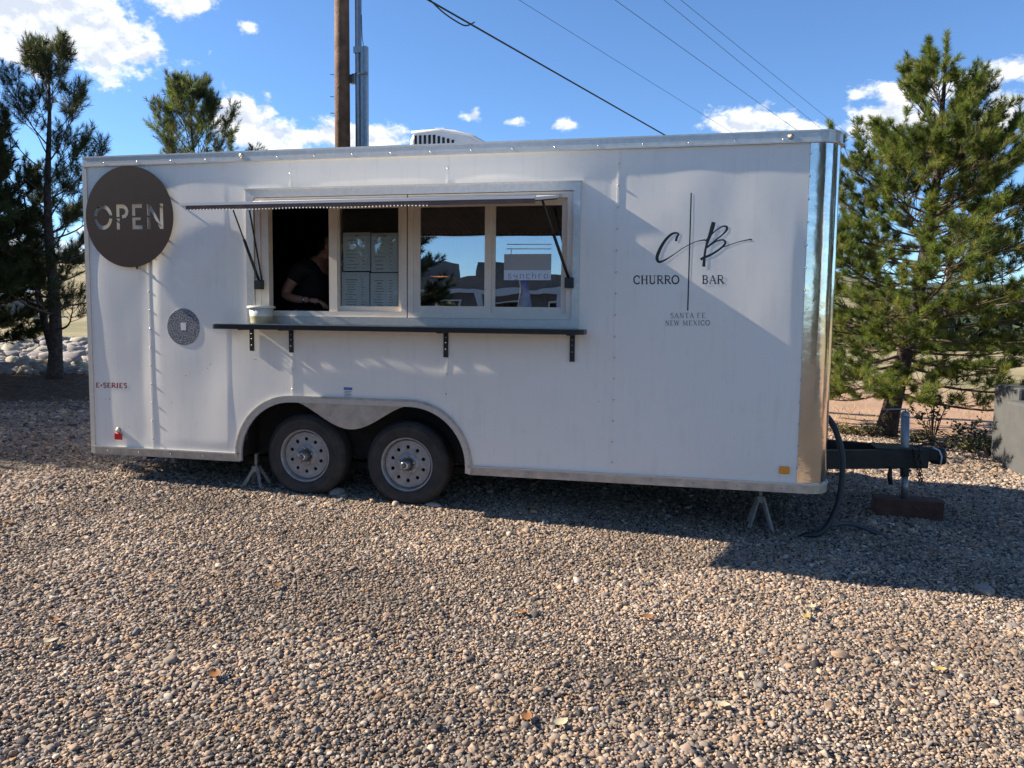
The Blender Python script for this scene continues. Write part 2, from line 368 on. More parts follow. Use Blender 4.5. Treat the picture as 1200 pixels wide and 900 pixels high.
def ground():
    def axis(c, near, far):
        a = [0.0]; s = .25
        while a[-1] < far:
            a.append(a[-1]+s)
            if a[-1] > near: s *= 1.16
        a = np.array(a); return np.unique(np.concatenate([c-a, c+a]))
    X = axis(3, 9, 1500); Y = axis(2, 9, 1500)
    gx, gy = np.meshgrid(X, Y); gz = T(gx, gy)
    n, m = len(Y), len(X)
    v = np.stack([gx.ravel(), gy.ravel(), gz.ravel()], -1)
    idx = np.arange(n*m).reshape(n, m)
    f = np.stack([idx[:-1, :-1].ravel(), idx[:-1, 1:].ravel(), idx[1:, 1:].ravel(), idx[1:, :-1].ravel()], -1)
    me = bpy.data.meshes.new('ground'); me.from_pydata(v.tolist(), [], f.tolist()); me.update()
    me.polygons.foreach_set('use_smooth', [True]*len(f))
    ms = bpy.data.materials.new('gravel_and_dry_earth'); ms.use_nodes = True; nt = ms.node_tree; N, Lk = nt.nodes, nt.links
    bs = N['Principled BSDF']; bs.inputs['Roughness'].default_value = .95; bs.inputs['Specular IOR Level'].default_value = .2
    geo = N.new('ShaderNodeNewGeometry'); sp = N.new('ShaderNodeSeparateXYZ'); Lk.new(geo.outputs['Position'], sp.inputs[0])
    def noise(sc, det=5, ro=.6):
        t = N.new('ShaderNodeTexNoise'); t.inputs['Scale'].default_value = sc; t.inputs['Detail'].default_value = det; t.inputs['Roughness'].default_value = ro; Lk.new(geo.outputs['Position'], t.inputs['Vector']); return t.outputs['Fac']
    def mth(op, a, b):
        n = N.new('ShaderNodeMath'); n.operation = op
        for i, v in enumerate((a, b)):
            if isinstance(v, (int, float)): n.inputs[i].default_value = v
            else: Lk.new(v, n.inputs[i])
        return n.outputs[0]
    def rng(v, a, b, c=0, d=1):
        n = N.new('ShaderNodeMapRange'); n.interpolation_type = 'SMOOTHSTEP'; Lk.new(v, n.inputs[0]); n.inputs[1].default_value = a; n.inputs[2].default_value = b; n.inputs[3].default_value = c; n.inputs[4].default_value = d; return n.outputs[0]
    def mix(f, a, b):
        n = N.new('ShaderNodeMix'); n.data_type = 'RGBA'; Lk.new(f, n.inputs['Factor'])
        for k, v in (('A', a), ('B', b)):
            if isinstance(v, tuple): n.inputs[k].default_value = (*v, 1)
            else: Lk.new(v, n.inputs[k])
        return n.outputs['Result']
    vo = N.new('ShaderNodeTexVoronoi'); vo.inputs['Scale'].default_value = 42; Lk.new(geo.outputs['Position'], vo.inputs['Vector'])
    sep = N.new('ShaderNodeSeparateColor'); Lk.new(vo.outputs['Color'], sep.inputs[0])
    ramp = N.new('ShaderNodeValToRGB'); Lk.new(sep.outputs[0], ramp.inputs[0]); e = ramp.color_ramp; e.interpolation = 'CONSTANT'
    cols = [(0, (.14, .115, .095)), (.25, (.20, .15, .115)), (.5, (.10, .095, .09)), (.68, (.24, .19, .14)), (.85, (.15, .145, .14))]
    e.elements[0].color = (*cols[0][1], 1); e.elements[1].position = cols[1][0]; e.elements[1].color = (*cols[1][1], 1)
    for p, c in cols[2:]: q = e.elements.new(p); q.color = (*c, 1)
    edge = rng(vo.outputs['Distance'], .0, .75, 1.0, .35)  # shade in the gaps between stones, put into the colour
    gv = N.new('ShaderNodeMix'); gv.data_type = 'RGBA'; gv.blend_type = 'MULTIPLY'; gv.inputs['Factor'].default_value = 1; Lk.new(ramp.outputs[0], gv.inputs['A'])
    cb = N.new('ShaderNodeCombineColor'); [Lk.new(edge, cb.inputs[i]) for i in range(3)]; Lk.new(cb.outputs[0], gv.inputs['B'])
    gravel = gv.outputs['Result']
    nA = noise(.9); nB = noise(.25, 6); nC = noise(14, 6, .7)
    # back edge of the gravel as y - f(x)
    f1 = rng(sp.outputs['X'], -3.5, 2.0, 3.2, 5.6)
    f2 = mth('MULTIPLY', mth('MAXIMUM', mth('SUBTRACT', sp.outputs['X'], 7.8), 0.0), -1.05)
    fy = mth('ADD', f1, f2)
    wob = mth('MULTIPLY', mth('SUBTRACT', nA, .5), 1.1)
    over = mth('ADD', mth('SUBTRACT', sp.outputs['Y'], fy), wob)
    past = rng(over, .0, .55)
    mulch = mix(rng(nC, .35, .65), (.075, .040, .024), (.16, .095, .055))
    dirt = mix(rng(nA, .35, .7), (.47, .29, .185), (.38, .24, .15))
    dirt = mix(rng(nC, .50, .68), dirt, (.25, .185, .115))
    field = mix(rng(nB, .4, .62), (.36, .29, .17), (.22, .20, .10))
    back = mix(rng(sp.outputs['X'], 3.5, 5.5), mulch, dirt)
    dist = N.new('ShaderNodeVectorMath'); dist.operation = 'DISTANCE'; Lk.new(geo.outputs['Position'], dist.inputs[0]); dist.inputs[1].default_value = (5, -5.7, 0)
    far = mth('MULTIPLY', rng(dist.outputs['Value'], 17, 26), 1.0)
    back = mix(far, back, field)
    # front lot goes on as gravel to about 30 m behind the camera
    Lk.new(mix(past, gravel, back), bs.inputs['Base Color'])
    bp = N.new('ShaderNodeBump'); bp.inputs['Strength'].default_value = .9; bp.inputs['Distance'].default_value = .02
    hgt = mix(past, cb.outputs[0], nC); Lk.new(hgt, bp.inputs['Height']); Lk.new(bp.outputs[0], bs.inputs['Normal'])
    me.materials.append(ms)
    o = link('ground', me); tag(o, kind='structure', label='gravel lot running into dry tan earth')
ground()

def hills():
    mb = MB(); n = 240; vs = []; fs = []
    for k in range(n+1):
        a = math.radians(20 + 140*k/n)
        h = 20 + 40*(.5+.5*mnoise.noise((k*.06, 0, 3))) + 10*mnoise.noise((k*.3, 5, 1))
        for rr, z in ((1000, -5), (1060, h*.55), (1150, h), (1400, -5)): vs.append((5+rr*math.cos(a), -6+rr*math.sin(a), z))
    for k in range(n):
        for j in range(3): a = k*4+j; fs.append((a, a+4, a+5, a+1))
    mb.add(vs, fs, True)
    M['hill'] = mat('wooded_hills', (.055, .085, .085), .95, 0, .3, .02)
    tag(link('hills', mesh_of('hills', mb, 'hill')), kind='structure', label='low wooded hills on the horizon')
hills()

# ------------------------------------------------------------------ gravel stones (uncountable)
def gravel():
    rs = np.random.RandomState(3)
    pts = []; cell_bands = [(0, 4.4, .0110, 1.0), (4.4, 6.5, .0122, 1.08), (6.5, 9.0, .0165, 1.4), (9.0, 14.0, .025, 2.05)]
    out = []
    for r0, r1, step, sc in cell_bands:
        xs = np.arange(-7, 13, step); ys = np.arange(-5.5, 7.6, step)
        gx, gy = np.meshgrid(xs, ys); gx = gx.ravel()+rs.uniform(-.5, .5, gx.size)*step; gy = gy.ravel()+rs.uniform(-.5, .5, gx.size)*step
        d = np.stack([gx-CAM[0], gy-CAM[1]], -1); r = np.hypot(d[:, 0], d[:, 1])
        dep = d@CFW[:2]; lat = d@CRT[:2]
        ok = (r >= r0) & (r < r1) & (dep > 1.9) & (np.abs(lat) < dep*.66+.9)
        fy = 3.2+2.4*sstep(-3.5, 2.0, gx) - 1.05*np.maximum(gx-7.8, 0)
        edge = gy-fy + .3*np.sin(gx*2.3)+rs.normal(0, .22, gx.size)
        ok &= edge < .35
        ok &= ~((gx > .6) & (gx < 5.4) & (gy > 2.2))           # never seen: under the trailer's far side
        gx, gy = gx[ok], gy[ok]; n = gx.size
        z = T(gx, gy) + rs.uniform(-.007, .006, n)
        s = rs.lognormal(-5.06, .36, n)*sc*(1+.16*np.sin(gx*2.3+np.sin(gy*1.9))*np.sin(gy*2.9-gx))                # mean half length about 1 cm
        big = rs.rand(n) < .012; s[big] *= 1.7
        out.append((gx, gy, z, s))
    gx, gy, z, s = [np.concatenate([o[i] for o in out]) for i in range(4)]
    n = gx.size; print('pebbles', n)
    scl = np.stack([s*rs.uniform(1.0, 1.45, n), s*rs.uniform(.75, 1.1, n), s*rs.uniform(.45, .8, n)], -1)
    rot = np.stack([rs.normal(0, .35, n), rs.normal(0, .35, n), rs.uniform(0, 6.283, n)], -1)
    low = np.sin(gx*1.9+1.3*np.sin(gy*1.1))*np.sin(gy*2.6+.8*np.sin(gx*1.7+2))+.6*np.sin(gx*4.7-gy*1.9)*np.sin(gy*5.3+gx)   # damp and dusty patches
    pal = np.array([(.50, .39, .29), (.40, .30, .22), (.30, .275, .255), (.22, .21, .205), (.42, .33, .27), (.60, .54, .46), (.095, .09, .09), (.36, .31, .26), (.47, .29, .16)])
    c = pal[rs.choice(len(pal), n, p=[.20, .17, .14, .12, .09, .06, .10, .10, .02])]*rs.uniform(.62, 1.12, (n, 1))*np.array([.90, .825, .75])*(1+.17*low)[:, None]
    me = bpy.data.meshes.new('gravel'); me.vertices.add(n); me.vertices.foreach_set('co', np.stack([gx, gy, z], -1).ravel())
    for nm, dat in (('scl', scl), ('rot', rot), ('pcol', np.clip(c, 0, .8))):
        a = me.attributes.new(nm, 'FLOAT_VECTOR', 'POINT'); a.data.foreach_set('vector', dat.ravel())
    a = me.attributes.new('pick', 'INT', 'POINT'); a.data.foreach_set('value', rs.randint(0, 5, n).astype(np.int32))
    m = bpy.data.materials.new('pebble'); m.use_nodes = True; nt = m.node_tree; bs = nt.nodes['Principled BSDF']; bs.inputs['Roughness'].default_value = .8; bs.inputs['Specular IOR Level'].default_value = .3
    at = nt.nodes.new('ShaderNodeAttribute'); at.attribute_type = 'INSTANCER'; at.attribute_name = 'pcol'; nt.links.new(at.outputs['Color'], bs.inputs['Base Color'])
    ng = bpy.data.node_groups.new('pebble_scatter', 'GeometryNodeTree'); ng.interface.new_socket('Geometry', in_out='INPUT', socket_type='NodeSocketGeometry'); ng.interface.new_socket('Geometry', in_out='OUTPUT', socket_type='NodeSocketGeometry')
    N, L = ng.nodes, ng.links
    gi, go = N.new('NodeGroupInput'), N.new('NodeGroupOutput'); join = N.new('GeometryNodeJoinGeometry')
    for k in range(5):
        ico = N.new('GeometryNodeMeshIcoSphere'); ico.inputs['Subdivisions'].default_value = 2; ico.inputs['Radius'].default_value = 1
        nz = N.new('ShaderNodeTexNoise'); nz.noise_dimensions = '4D'; nz.inputs['W'].default_value = k*9.3; nz.inputs['Scale'].default_value = 1.1; nz.inputs['Detail'].default_value = 2
        sub = N.new('ShaderNodeVectorMath'); sub.operation = 'SUBTRACT'; L.new(nz.outputs['Color'], sub.inputs[0]); sub.inputs[1].default_value = (.5, .5, .5)
        scn = N.new('ShaderNodeVectorMath'); scn.operation = 'SCALE'; L.new(sub.outputs[0], scn.inputs[0]); scn.inputs['Scale'].default_value = 2.1
        sp = N.new('GeometryNodeSetPosition'); L.new(ico.outputs['Mesh'], sp.inputs['Geometry']); L.new(scn.outputs[0], sp.inputs['Offset'])
        sm = N.new('GeometryNodeSetShadeSmooth'); L.new(sp.outputs[0], sm.inputs[0])
        mt = N.new('GeometryNodeSetMaterial'); mt.inputs['Material'].default_value = m; L.new(sm.outputs[0], mt.inputs[0])
        ti = N.new('GeometryNodeGeometryToInstance'); L.new(mt.outputs[0], ti.inputs[0]); L.new(ti.outputs[0], join.inputs[0])
    inst = N.new('GeometryNodeInstanceOnPoints'); L.new(gi.outputs[0], inst.inputs['Points']); L.new(join.outputs[0], inst.inputs['Instance']); inst.inputs['Pick Instance'].default_value = True
    def na(nm, ty):
        a = N.new('GeometryNodeInputNamedAttribute'); a.data_type = ty; a.inputs['Name'].default_value = nm; return a.outputs['Attribute']
    L.new(na('pick', 'INT'), inst.inputs['Instance Index'])
    e2r = N.new('FunctionNodeEulerToRotation'); L.new(na('rot', 'FLOAT_VECTOR'), e2r.inputs[0]); L.new(e2r.outputs[0], inst.inputs['Rotation'])
    L.new(na('scl', 'FLOAT_VECTOR'), inst.inputs['Scale']); L.new(inst.outputs[0], go.inputs[0])
    o = link('gravel', me); md = o.modifiers.new('scatter', 'NODES'); md.node_group = ng
    me.materials.append(m)
    tag(o, 'mixed tan and grey pea gravel covering the lot', 'gravel', kind='stuff')
gravel()

# ================================================================== TRAILER
exec_trailer = True
W, LEN, XF, ZB, ZT = 2.60, 5.66, 5.86, .28, 2.71
WX0, WX1, WZ0, WZ1 = 1.505, 4.085, 1.405, 2.40       # window hole
trailer = thing('food_trailer', 'long white enclosed food trailer with serving window, raised awning and two axles', 'trailer')

def arch_pts(off=0.0, n=14):                          # outline of the wheel opening, left foot to right foot
    def arc(cx, cz, r, a0, a1): return [(cx+r*math.cos(math.radians(a0+(a1-a0)*k/n)), cz+r*math.sin(math.radians(a0+(a1-a0)*k/n))) for k in range(n+1)]
    rx = .47+off
    L = [(1.855-rx*1.0, ZB)]
    pts = []
    for k in range(n+1):
        a = math.radians(180-90*k/n); pts.append((1.845+(rx)*math.cos(a), .33+(.465+off)*math.sin(a)))
    for k in range(n+1):
        a = math.radians(90-90*k/n); pts.append((2.825+(rx)*math.cos(a), .33+(.465+off)*math.sin(a)))
    return [(pts[0][0], ZB)] + pts + [(pts[-1][0], ZB)]
def in_arch(x, z):
    if z > .33: 
        if x < 1.845: return ((x-1.845)/.47)**2+((z-.33)/.465)**2 < 1
        if x > 2.825: return ((x-2.825)/.47)**2+((z-.33)/.465)**2 < 1
        return z < .795
    return 1.375 < x < 3.295
seams = [0.0, .583, 1.851, 3.121, 4.377, LEN]
def wall_y(x, z):                                     # gentle oil-canning of the sheet panels
    z0, z1 = .325, 2.655; i = max(k for k in range(5) if seams[k] <= max(x, 0) or k == 0); a, b = seams[i], seams[i+1]; rnd = (i*3.7+1.3)
    u, w = (x-a)/(b-a), (z-z0)/(z1-z0)
    e = max(0, min(1, min(u, 1-u)*(b-a)/.10))*max(0, min(1, min(w, 1-w)*(z1-z0)/.12)); e = e*e*(3-2*e)
    d = .011*mnoise.noise((x*1.15+rnd, z*.85, rnd)) + .0035*mnoise.noise((x*3.2, z*2.1+rnd, 4)) + .004*math.sin(PI*u)
    if 1.3 < x < 4.3: d *= .5
    return -e*d
def wall_panels():
    z0, z1 = .325, 2.655
    for i in range(5):
        a, b = seams[i], seams[i+1]; nx, nz = int((b-a)/.02), int((z1-z0)/.02)
        mb = MB(); vs = []; fs = []; rnd = (i*3.7+1.3)
        for k in range(nz+1):
            for j in range(nx+1):
                u, w = j/nx, k/nz; x = a+(b-a)*u; z = z0+(z1-z0)*w
                vs.append((x, wall_y(min(max(x, a+1e-6), b-1e-6), z), z))
        for k in range(nz):
            for j in range(nx):
                x = a+(b-a)*(j+.5)/nx; z = z0+(z1-z0)*(k+.5)/nz
                if WX0 < x < WX1 and WZ0 < z < WZ1: continue
                if in_arch(x, z): continue
                q = k*(nx+1)+j; fs.append((q, q+1, q+nx+2, q+nx+1))
        if WX0 < a and b < WX1+.3 and a > 1.8 and b < 3.2: groups = [[f for f in fs if vs[f[0]][2] < 1.9], [f for f in fs if vs[f[0]][2] >= 1.9]]
        else: groups = [fs]
        for gf in groups:
            used = sorted({v for f in gf for v in f}); mp = {v: t for t, v in enumerate(used)}
            part('side_panel', MB().add([vs[v] for v in used], [tuple(mp[v] for v in f) for f in gf], True), 'paint', trailer, False)
wall_panels()
# seams: thin overlap strips between panels
for s in seams[1:5]:
    spans = [(.34, 2.645)]
    if WX0 < s < WX1: spans = [(.81 if 1.4 < s < 3.3 else .34, WZ0-.03), (WZ1+.04, 2.645)]
    for za, zb in spans: part('panel_seam', MB().prism([(s-.010, za), (s+.004, za), (s+.004, zb), (s-.010, zb)], -.0035, .002), 'paint', trailer)
# screws
def screws():
    pts = []
    for s in seams[1:5]:
        z = .42
        while z < 2.6:
            if not (WX0-.05 < s < WX1+.05 and WZ0-.06 < z < WZ1+.08) and not in_arch(s, z-.05): pts.append((s-.003, -.005, z))
            z += .152
    z = .45
    while z < 2.6: pts.append((LEN-.012, -.010, z)); pts.append((.02, -.006, z)); z += .152
    x = .2
    while x < 5.7: pts.append((x, -.016, 2.672)); x += .31
    x = .15
    while x < 5.7:
        if not 1.3 < x < 3.4: pts.append((x, -.014, .305))
        x += .3
    mb = MB()
    for x, y, z in pts: mb.lathe([(.0075, .001), (.0075, -.001), (.005, -.004), (.0005, -.0055)], (x, y, z), 'y', 8)
    return mb
tag(part('screw_heads', screws(), 'chrome', trailer), kind='stuff')

# shell behind the side wall
def ext_loop(yin=0.0, R=.15, n=10):                  # plan outline: near rear corner, along the side, round nose corners, back
    x1 = XF
    pts = [(0, yin), (x1-R, yin)] + [(x1-R+R*math.sin(PI/2*k/n), R-R*math.cos(PI/2*k/n)+yin) for k in range(1, n+1)]
    pts += [(x1-R+R*math.cos(PI/2*k/n), W-R+R*math.sin(PI/2*k/n)-yin) for k in range(0, n+1)] + [(0, W-yin)]
    return pts
def band(loop, z0, z1, out, thick=.003, closed=True):    # a rail following the outline, proud by `out`
    mb = MB(); n = len(loop); c = Vector((XF/2, W/2))
    nrm = []
    for i in range(n):
        a = Vector(loop[i-1]) if (closed or i) else Vector(loop[i]); b = Vector(loop[(i+1) % n]) if (closed or i < n-1) else Vector(loop[i])
        d = (b-a).normalized(); nrm.append(Vector((d.y, -d.x)))
    o = [Vector(p)+q*out for p, q in zip(loop, nrm)]; ii = [Vector(p)-q*thick for p, q in zip(loop, nrm)]
    vs = [(p.x, p.y, z0) for p in o]+[(p.x, p.y, z1) for p in o]+[(p.x, p.y, z0) for p in ii]+[(p.x, p.y, z1) for p in ii]
    fs = []
    for i in range(n if closed else n-1):
        j = (i+1) % n
        fs += [(i, j, n+j, n+i), (2*n+i, 3*n+i, 3*n+j, 2*n+j), (n+i, n+j, 3*n+j, 3*n+i), (i, 2*n+i, 2*n+j, j)]
    mb.add(vs, fs, False); return mb
loop = ext_loop()
# shell skin except near side: polished nose corner, front wall, far wall, rear wall
def skin(seg, z0, z1, sm=True, push=0.0):
    mb = MB(); n = len(seg); vs = [(p[0], p[1], z0) for p in seg]+[(p[0], p[1], z1) for p in seg]
    mb.add(vs, [(i, i+1, n+i+1, n+i) for i in range(n-1)], sm); return mb
ncor = 12
corner = [(LEN-.012, -.004), (LEN+.03, -.004)] + loop[1:12]
part('polished_corner', skin(corner, .335, 2.655), 'steel', trailer)
part('front_wall', skin(loop[11:13], .335, 2.655, False), 'paint', trailer)
part('polished_corner', skin(loop[12:23], .335, 2.655), 'steel', trailer)
part('far_wall', skin(loop[22:24], .30, 2.68, False), 'paint', trailer)
part('rear_wall', skin([loop[23], loop[0]], .30, 2.68, False), 'paint', trailer)
tr = band(loop, 2.652, 2.722, .012); 
rail = part('top_rail', tr, 'alu', trailer)
part('drip_bead', band(loop, 2.646, 2.658, .018), 'alu', rail)
part('top_lip', band(loop, 2.716, 2.728, .015), 'alu', rail)
# bottom rail with a gap at the wheels
segA = [(-.0, 0), (1.378, 0)]; segB = [(3.292, 0)] + loop[1:]
for seg in (segA, segB):
    o = part('bottom_rail', band(seg, .272, .336, .010, .003, False), 'alu_dirty', trailer)
    part('rail_lip', band(seg, .330, .342, .016, .003, False), 'alu', o)
mb = MB().box((-.012, -.012, .28), (.028, -.0005, 2.66)); part('rear_edge_trim', mb, 'alu', trailer)
# roof (slightly crowned)
mb = MB(); n = 10; vs = []; fs = []
for k in range(n+1):
    y = .004+(W-.008)*k/n; z = 2.712+.045*math.sin(PI*k/n); vs += [(.004, y, z), (XF-.16, y, z), (XF-.004 if 0 < k < n else XF-.16, min(max(y, .12), W-.12), z)]
for k in range(n): a = k*3; fs += [(a, a+1, a+4, a+3), (a+1, a+2, a+5, a+4)]
mb.add(vs, fs, True); part('roof', mb, 'roofmetal', trailer)
# floor and underside
mb = MB().box((.02, .006, .30), (1.36, W-.02, .42)).box((1.36, .36, .30), (3.31, W-.36, .42)).box((3.31, .006, .30), (LEN, W-.02, .42)).box((LEN, .16, .30), (XF-.03, W-.16, .42)); part('floor_frame', mb, 'under', trailer)
mb = MB()
for x in np.arange(.5, 5.6, .62): mb.box((x-.025, .37 if 1.2 < x < 3.4 else .05, .24), (x+.025, W-(.37 if 1.2 < x < 3.4 else .05), .299))
for y in (.42, W-.5): mb.box((.1, y, .18), (5.8, y+.08, .2395))
part('chassis_rails', mb, 'under', trailer)
# wheel well box
mb = MB().box((1.36, .32, .30), (3.31, .345, .95)).box((1.36, .012, .86), (3.31, .32, .88)).box((1.35, .012, .34), (1.359, .32, .88)).box((3.311, .012, .34), (3.32, .32, .88)); part('wheel_well', mb, 'under', trailer)
# added inside lining, its near-black colour standing in for the room's shade
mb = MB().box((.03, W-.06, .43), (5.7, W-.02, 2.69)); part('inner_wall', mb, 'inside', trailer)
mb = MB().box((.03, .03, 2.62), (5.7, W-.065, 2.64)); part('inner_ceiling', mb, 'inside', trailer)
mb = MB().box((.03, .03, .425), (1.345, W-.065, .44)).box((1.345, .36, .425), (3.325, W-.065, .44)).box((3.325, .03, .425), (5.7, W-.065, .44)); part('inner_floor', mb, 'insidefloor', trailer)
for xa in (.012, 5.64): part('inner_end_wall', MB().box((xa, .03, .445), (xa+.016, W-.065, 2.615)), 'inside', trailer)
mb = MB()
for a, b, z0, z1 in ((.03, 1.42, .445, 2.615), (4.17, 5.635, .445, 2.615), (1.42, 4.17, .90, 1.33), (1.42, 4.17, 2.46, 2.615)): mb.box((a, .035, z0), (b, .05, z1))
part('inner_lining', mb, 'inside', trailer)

# wheel arch: trim and web
outer = arch_pts(.020); inner = arch_pts(-.024)
def ribbon(o, i, y0, y1):
    mb = MB(); n = len(o); vs = [(p[0], y0, p[1]) for p in o]+[(p[0], y0, p[1]) for p in i]+[(p[0], y1, p[1]) for p in o]+[(p[0], y1, p[1]) for p in i]; fs = []
    for k in range(n-1): fs += [(k, k+1, n+k+1, n+k), (k, 2*n+k, 2*n+k+1, k+1), (n+k, n+k+1, 3*n+k+1, 3*n+k)]
    return mb.add(vs, fs, False)
arch = part('wheel_arch_trim', ribbon(outer, inner, -.016, .004), 'alu', trailer)
part('arch_bead', ribbon(arch_pts(.030), arch_pts(.014), -.021, .002), 'alu_dirty', arch)
web = []
for k in range(25):
    t = k/24; x = 1.80+1.07*t; c = math.cos(PI*(2*t-1)); z = .785-.21*(.5+.5*c)**1.0
    web.append((x, z))
poly = [(1.80, .79)]+[(1.80, .755)]+web+[(2.87, .755), (2.87, .79)]
mb = MB(); n = len(poly)-4; top = [(p[0], .792) for p in web]; vs = [(p[0], -.004, p[1]) for p in top]+[(p[0], .0, p[1]) for p in web]; mb.add(vs, [(i, i+1, len(web)+i+1, len(web)+i) for i in range(len(web)-1)], True)
part('arch_web', mb, 'alu_dirty', trailer, False)

# wheels ---------------------------------------------------------------
def wheel(cx, cz, cy=.075):
    c = (cx, cy, cz); R = .335
    ty = [( .205, .020), (.215, .004), (.228, -.004), (.231, -.008), (.235, -.006), (.252, -.009), (.255, -.012), (.258, -.0095), (.268, -.010), (.292, -.006), (.294, -.009), (.298, -.004), (.318, .008), (.329, .020), (R, .034), (R+.001, .07), (R, .17), (.325, .19), (.29, .21), (.22, .20), (.205, .185)]
    w = part('wheel', MB().lathe([(.205, .02), (.212, .012), (.213, .004), (.207, .001), (.199, .010), (.196, .035), (.188, .048), (.184, .085), (.184, .19)], c, 'y', 56), 'rim', trailer)
    t = MB().lathe(ty, c, 'y', 64)
    nb = 56
    for k in range(nb):                                  # tread blocks on the shoulder
        a = 2*PI*k/nb; ca, sa = math.cos(a), math.sin(a); tx, tz = -sa, ca
        q = [(R-.012, .010), (R+.004, .036), (R+.004, .060), (R-.012, .060)]
        vs = []
        for s in (-.012, .012):
            for r, al in q: vs.append((cx+r*ca+tx*s, cy+al, cz+r*sa+tz*s))
        t.add(vs, [(0,1,2,3),(7,6,5,4),(0,4,5,1),(1,5,6,2)])
    part('tyre', t, 'rubber', w)
    hs = [circ(0, 0, .186, 56), circ(0, 0, .042, 24)]
    for k in range(10): a = 2*PI*(k+.5)/10; hs.append(circ(.132*math.cos(a), .132*math.sin(a), .0155, 14))
    d = MB(); vs = []; fs = []; nh = 10
    for k in range(10):                                  # ten sectors, each with its round vent hole
        ac_ = 2*PI*(k+.5)/10; hc = (.132*math.cos(ac_), .132*math.sin(ac_))
        def pol(r, a): return (r*math.cos(a), r*math.sin(a))
        a0, a1 = ac_-PI/10, ac_+PI/10
        ring = [pol(.186, a0+(a1-a0)*t/4) for t in range(5)] + [pol(.132, a1)] + [pol(.075, a1-(a1-a0)*t/2) for t in range(3)] + [pol(.132, a0)]
        ang = sorted([(math.atan2(p[1]-hc[1], p[0]-hc[0]), p) for p in ring]); nn = len(ang); o = len(vs)
        for t, p in ang: vs.append((cx+p[0], cy+.036, cz+p[1]))
        for t, p in ang: vs.append((cx+hc[0]+.0155*math.cos(t), cy+.036, cz+hc[1]+.0155*math.sin(t)))
        for t, p in ang: vs.append((cx+hc[0]+.0155*math.cos(t), cy+.046, cz+hc[1]+.0155*math.sin(t)))
        for i in range(nn): j = (i+1) % nn; fs += [(o+i, o+j, o+nn+j, o+nn+i), (o+nn+i, o+nn+j, o+2*nn+j, o+2*nn+i)]
    d.add(vs, fs); d.lathe([(.0755, .036), (.042, .0365), (.042, .05)], c, 'y', 20, False)
    part('wheel_disc', d, 'rim', w)
    part('brake_drum', MB().lathe([(.182, .075), (.182, .066), (.001, .066)], c, 'y', 32), 'hole_shade', w)
    d2 = MB().lathe([(.088, .037), (.080, .026), (.058, .024), (.050, .030), (.043, .037)], c, 'y', 32); part('disc_centre', d2, 'rim', w)
    h = MB().lathe([(.040, .06), (.040, -.02), (.036, -.026), (.030, -.030)], c, 'y', 24).lathe([(.030, -.030), (.026, -.055), (.021, -.058), (.020, -.048), (.001, -.046)], c, 'y', 20)
    hub = part('hub', h, 'hubgrey', w)
    part('grease_cap', MB().lathe([(.031, -.024), (.031, -.050), (.027, -.056), (.022, -.056)], c, 'y', 24), 'chrome', w)
    for k in range(5): a = 2*PI*k/5+.3; part('lug_nut', MB().lathe([(.011, .03), (.011, .004), (.007, -.002), (.001, -.003)], (cx+.063*math.cos(a), cy, cz+.063*math.sin(a)), 'y', 6, False), 'chrome', w)
wheel(1.905, .332); wheel(2.770, .306)
for x, z in ((1.905, .332), (2.770, .306)): part('axle', MB().tube([(x, .2, z), (x, W-.2, z)], .035, 10), 'under', trailer)

# window ---------------------------------------------------------------
def frame_ring(x0, x1, z0, z1, w, y0, y1, bev=0.0):
    mb = MB()
    mb.box((x0, y0, z1-w), (x1, y1, z1)).box((x0, y0, z0), (x1, y1, z0+w)).box((x0, y0, z0+w), (x0+w, y1, z1-w)).box((x1-w, y0, z0+w), (x1, y1, z1-w)); return mb
sur = MB().box((1.478, -.028, 2.366), (4.112, .02, 2.428)).box((1.478, -.028, 1.388), (4.112, .02, 1.447)).box((1.478, -.028, 1.447), (1.542, .02, 2.366)).box((4.062, -.028, 1.447), (4.112, .02, 2.366))
wf = part('window_surround', sur, 'alu', trailer)
part('drip_edge', MB().box((1.470, -.040, 2.426), (4.120, .0, 2.434)), 'alu', wf)
fl = MB().box((1.535, .020, 1.44), (4.07, .034, 1.455)); part('sill_flashing', fl, 'alu_dirty', wf)
# vinyl outer frames for the two slider units
for a, b in ((1.545, 2.802), (2.812, 4.060)):
    part('slider_frame', frame_ring(a, b, 1.449, 2.362, .042, -.010, .075), 'vinyl', trailer)
def sash(x0, x1, z0, z1, y, w, glass, gname='pane'):
    s = part('window_sash', frame_ring(x0, x1, z0, z1, w, y, y+.026), 'vinyl', trailer)
    g = MB().box((x0+w-.004, y+.010, z0+w-.004), (x1-w+.004, y+.014, z1-w+.004)); part(gname, g, glass, s)
# first unit: the left sash is slid open behind the right one
part('mullion', MB().box((2.168, -.004, 1.4905), (2.234, .03, 2.3195)), 'vinyl', trailer)
sash(2.196, 2.762, 1.4905, 2.3195, .034, .042, 'glassclear')
mb = MB().box((1.5885, .004, 1.4905), (1.652, .07, 2.3195)); part('jamb_liner', mb, 'vinyl', trailer)
# second unit
sash(2.8545, 3.452, 1.4905, 2.3195, .004, .048, 'glass')
sash(3.430, 4.0175, 1.4905, 2.3195, .034, .046, 'glass')

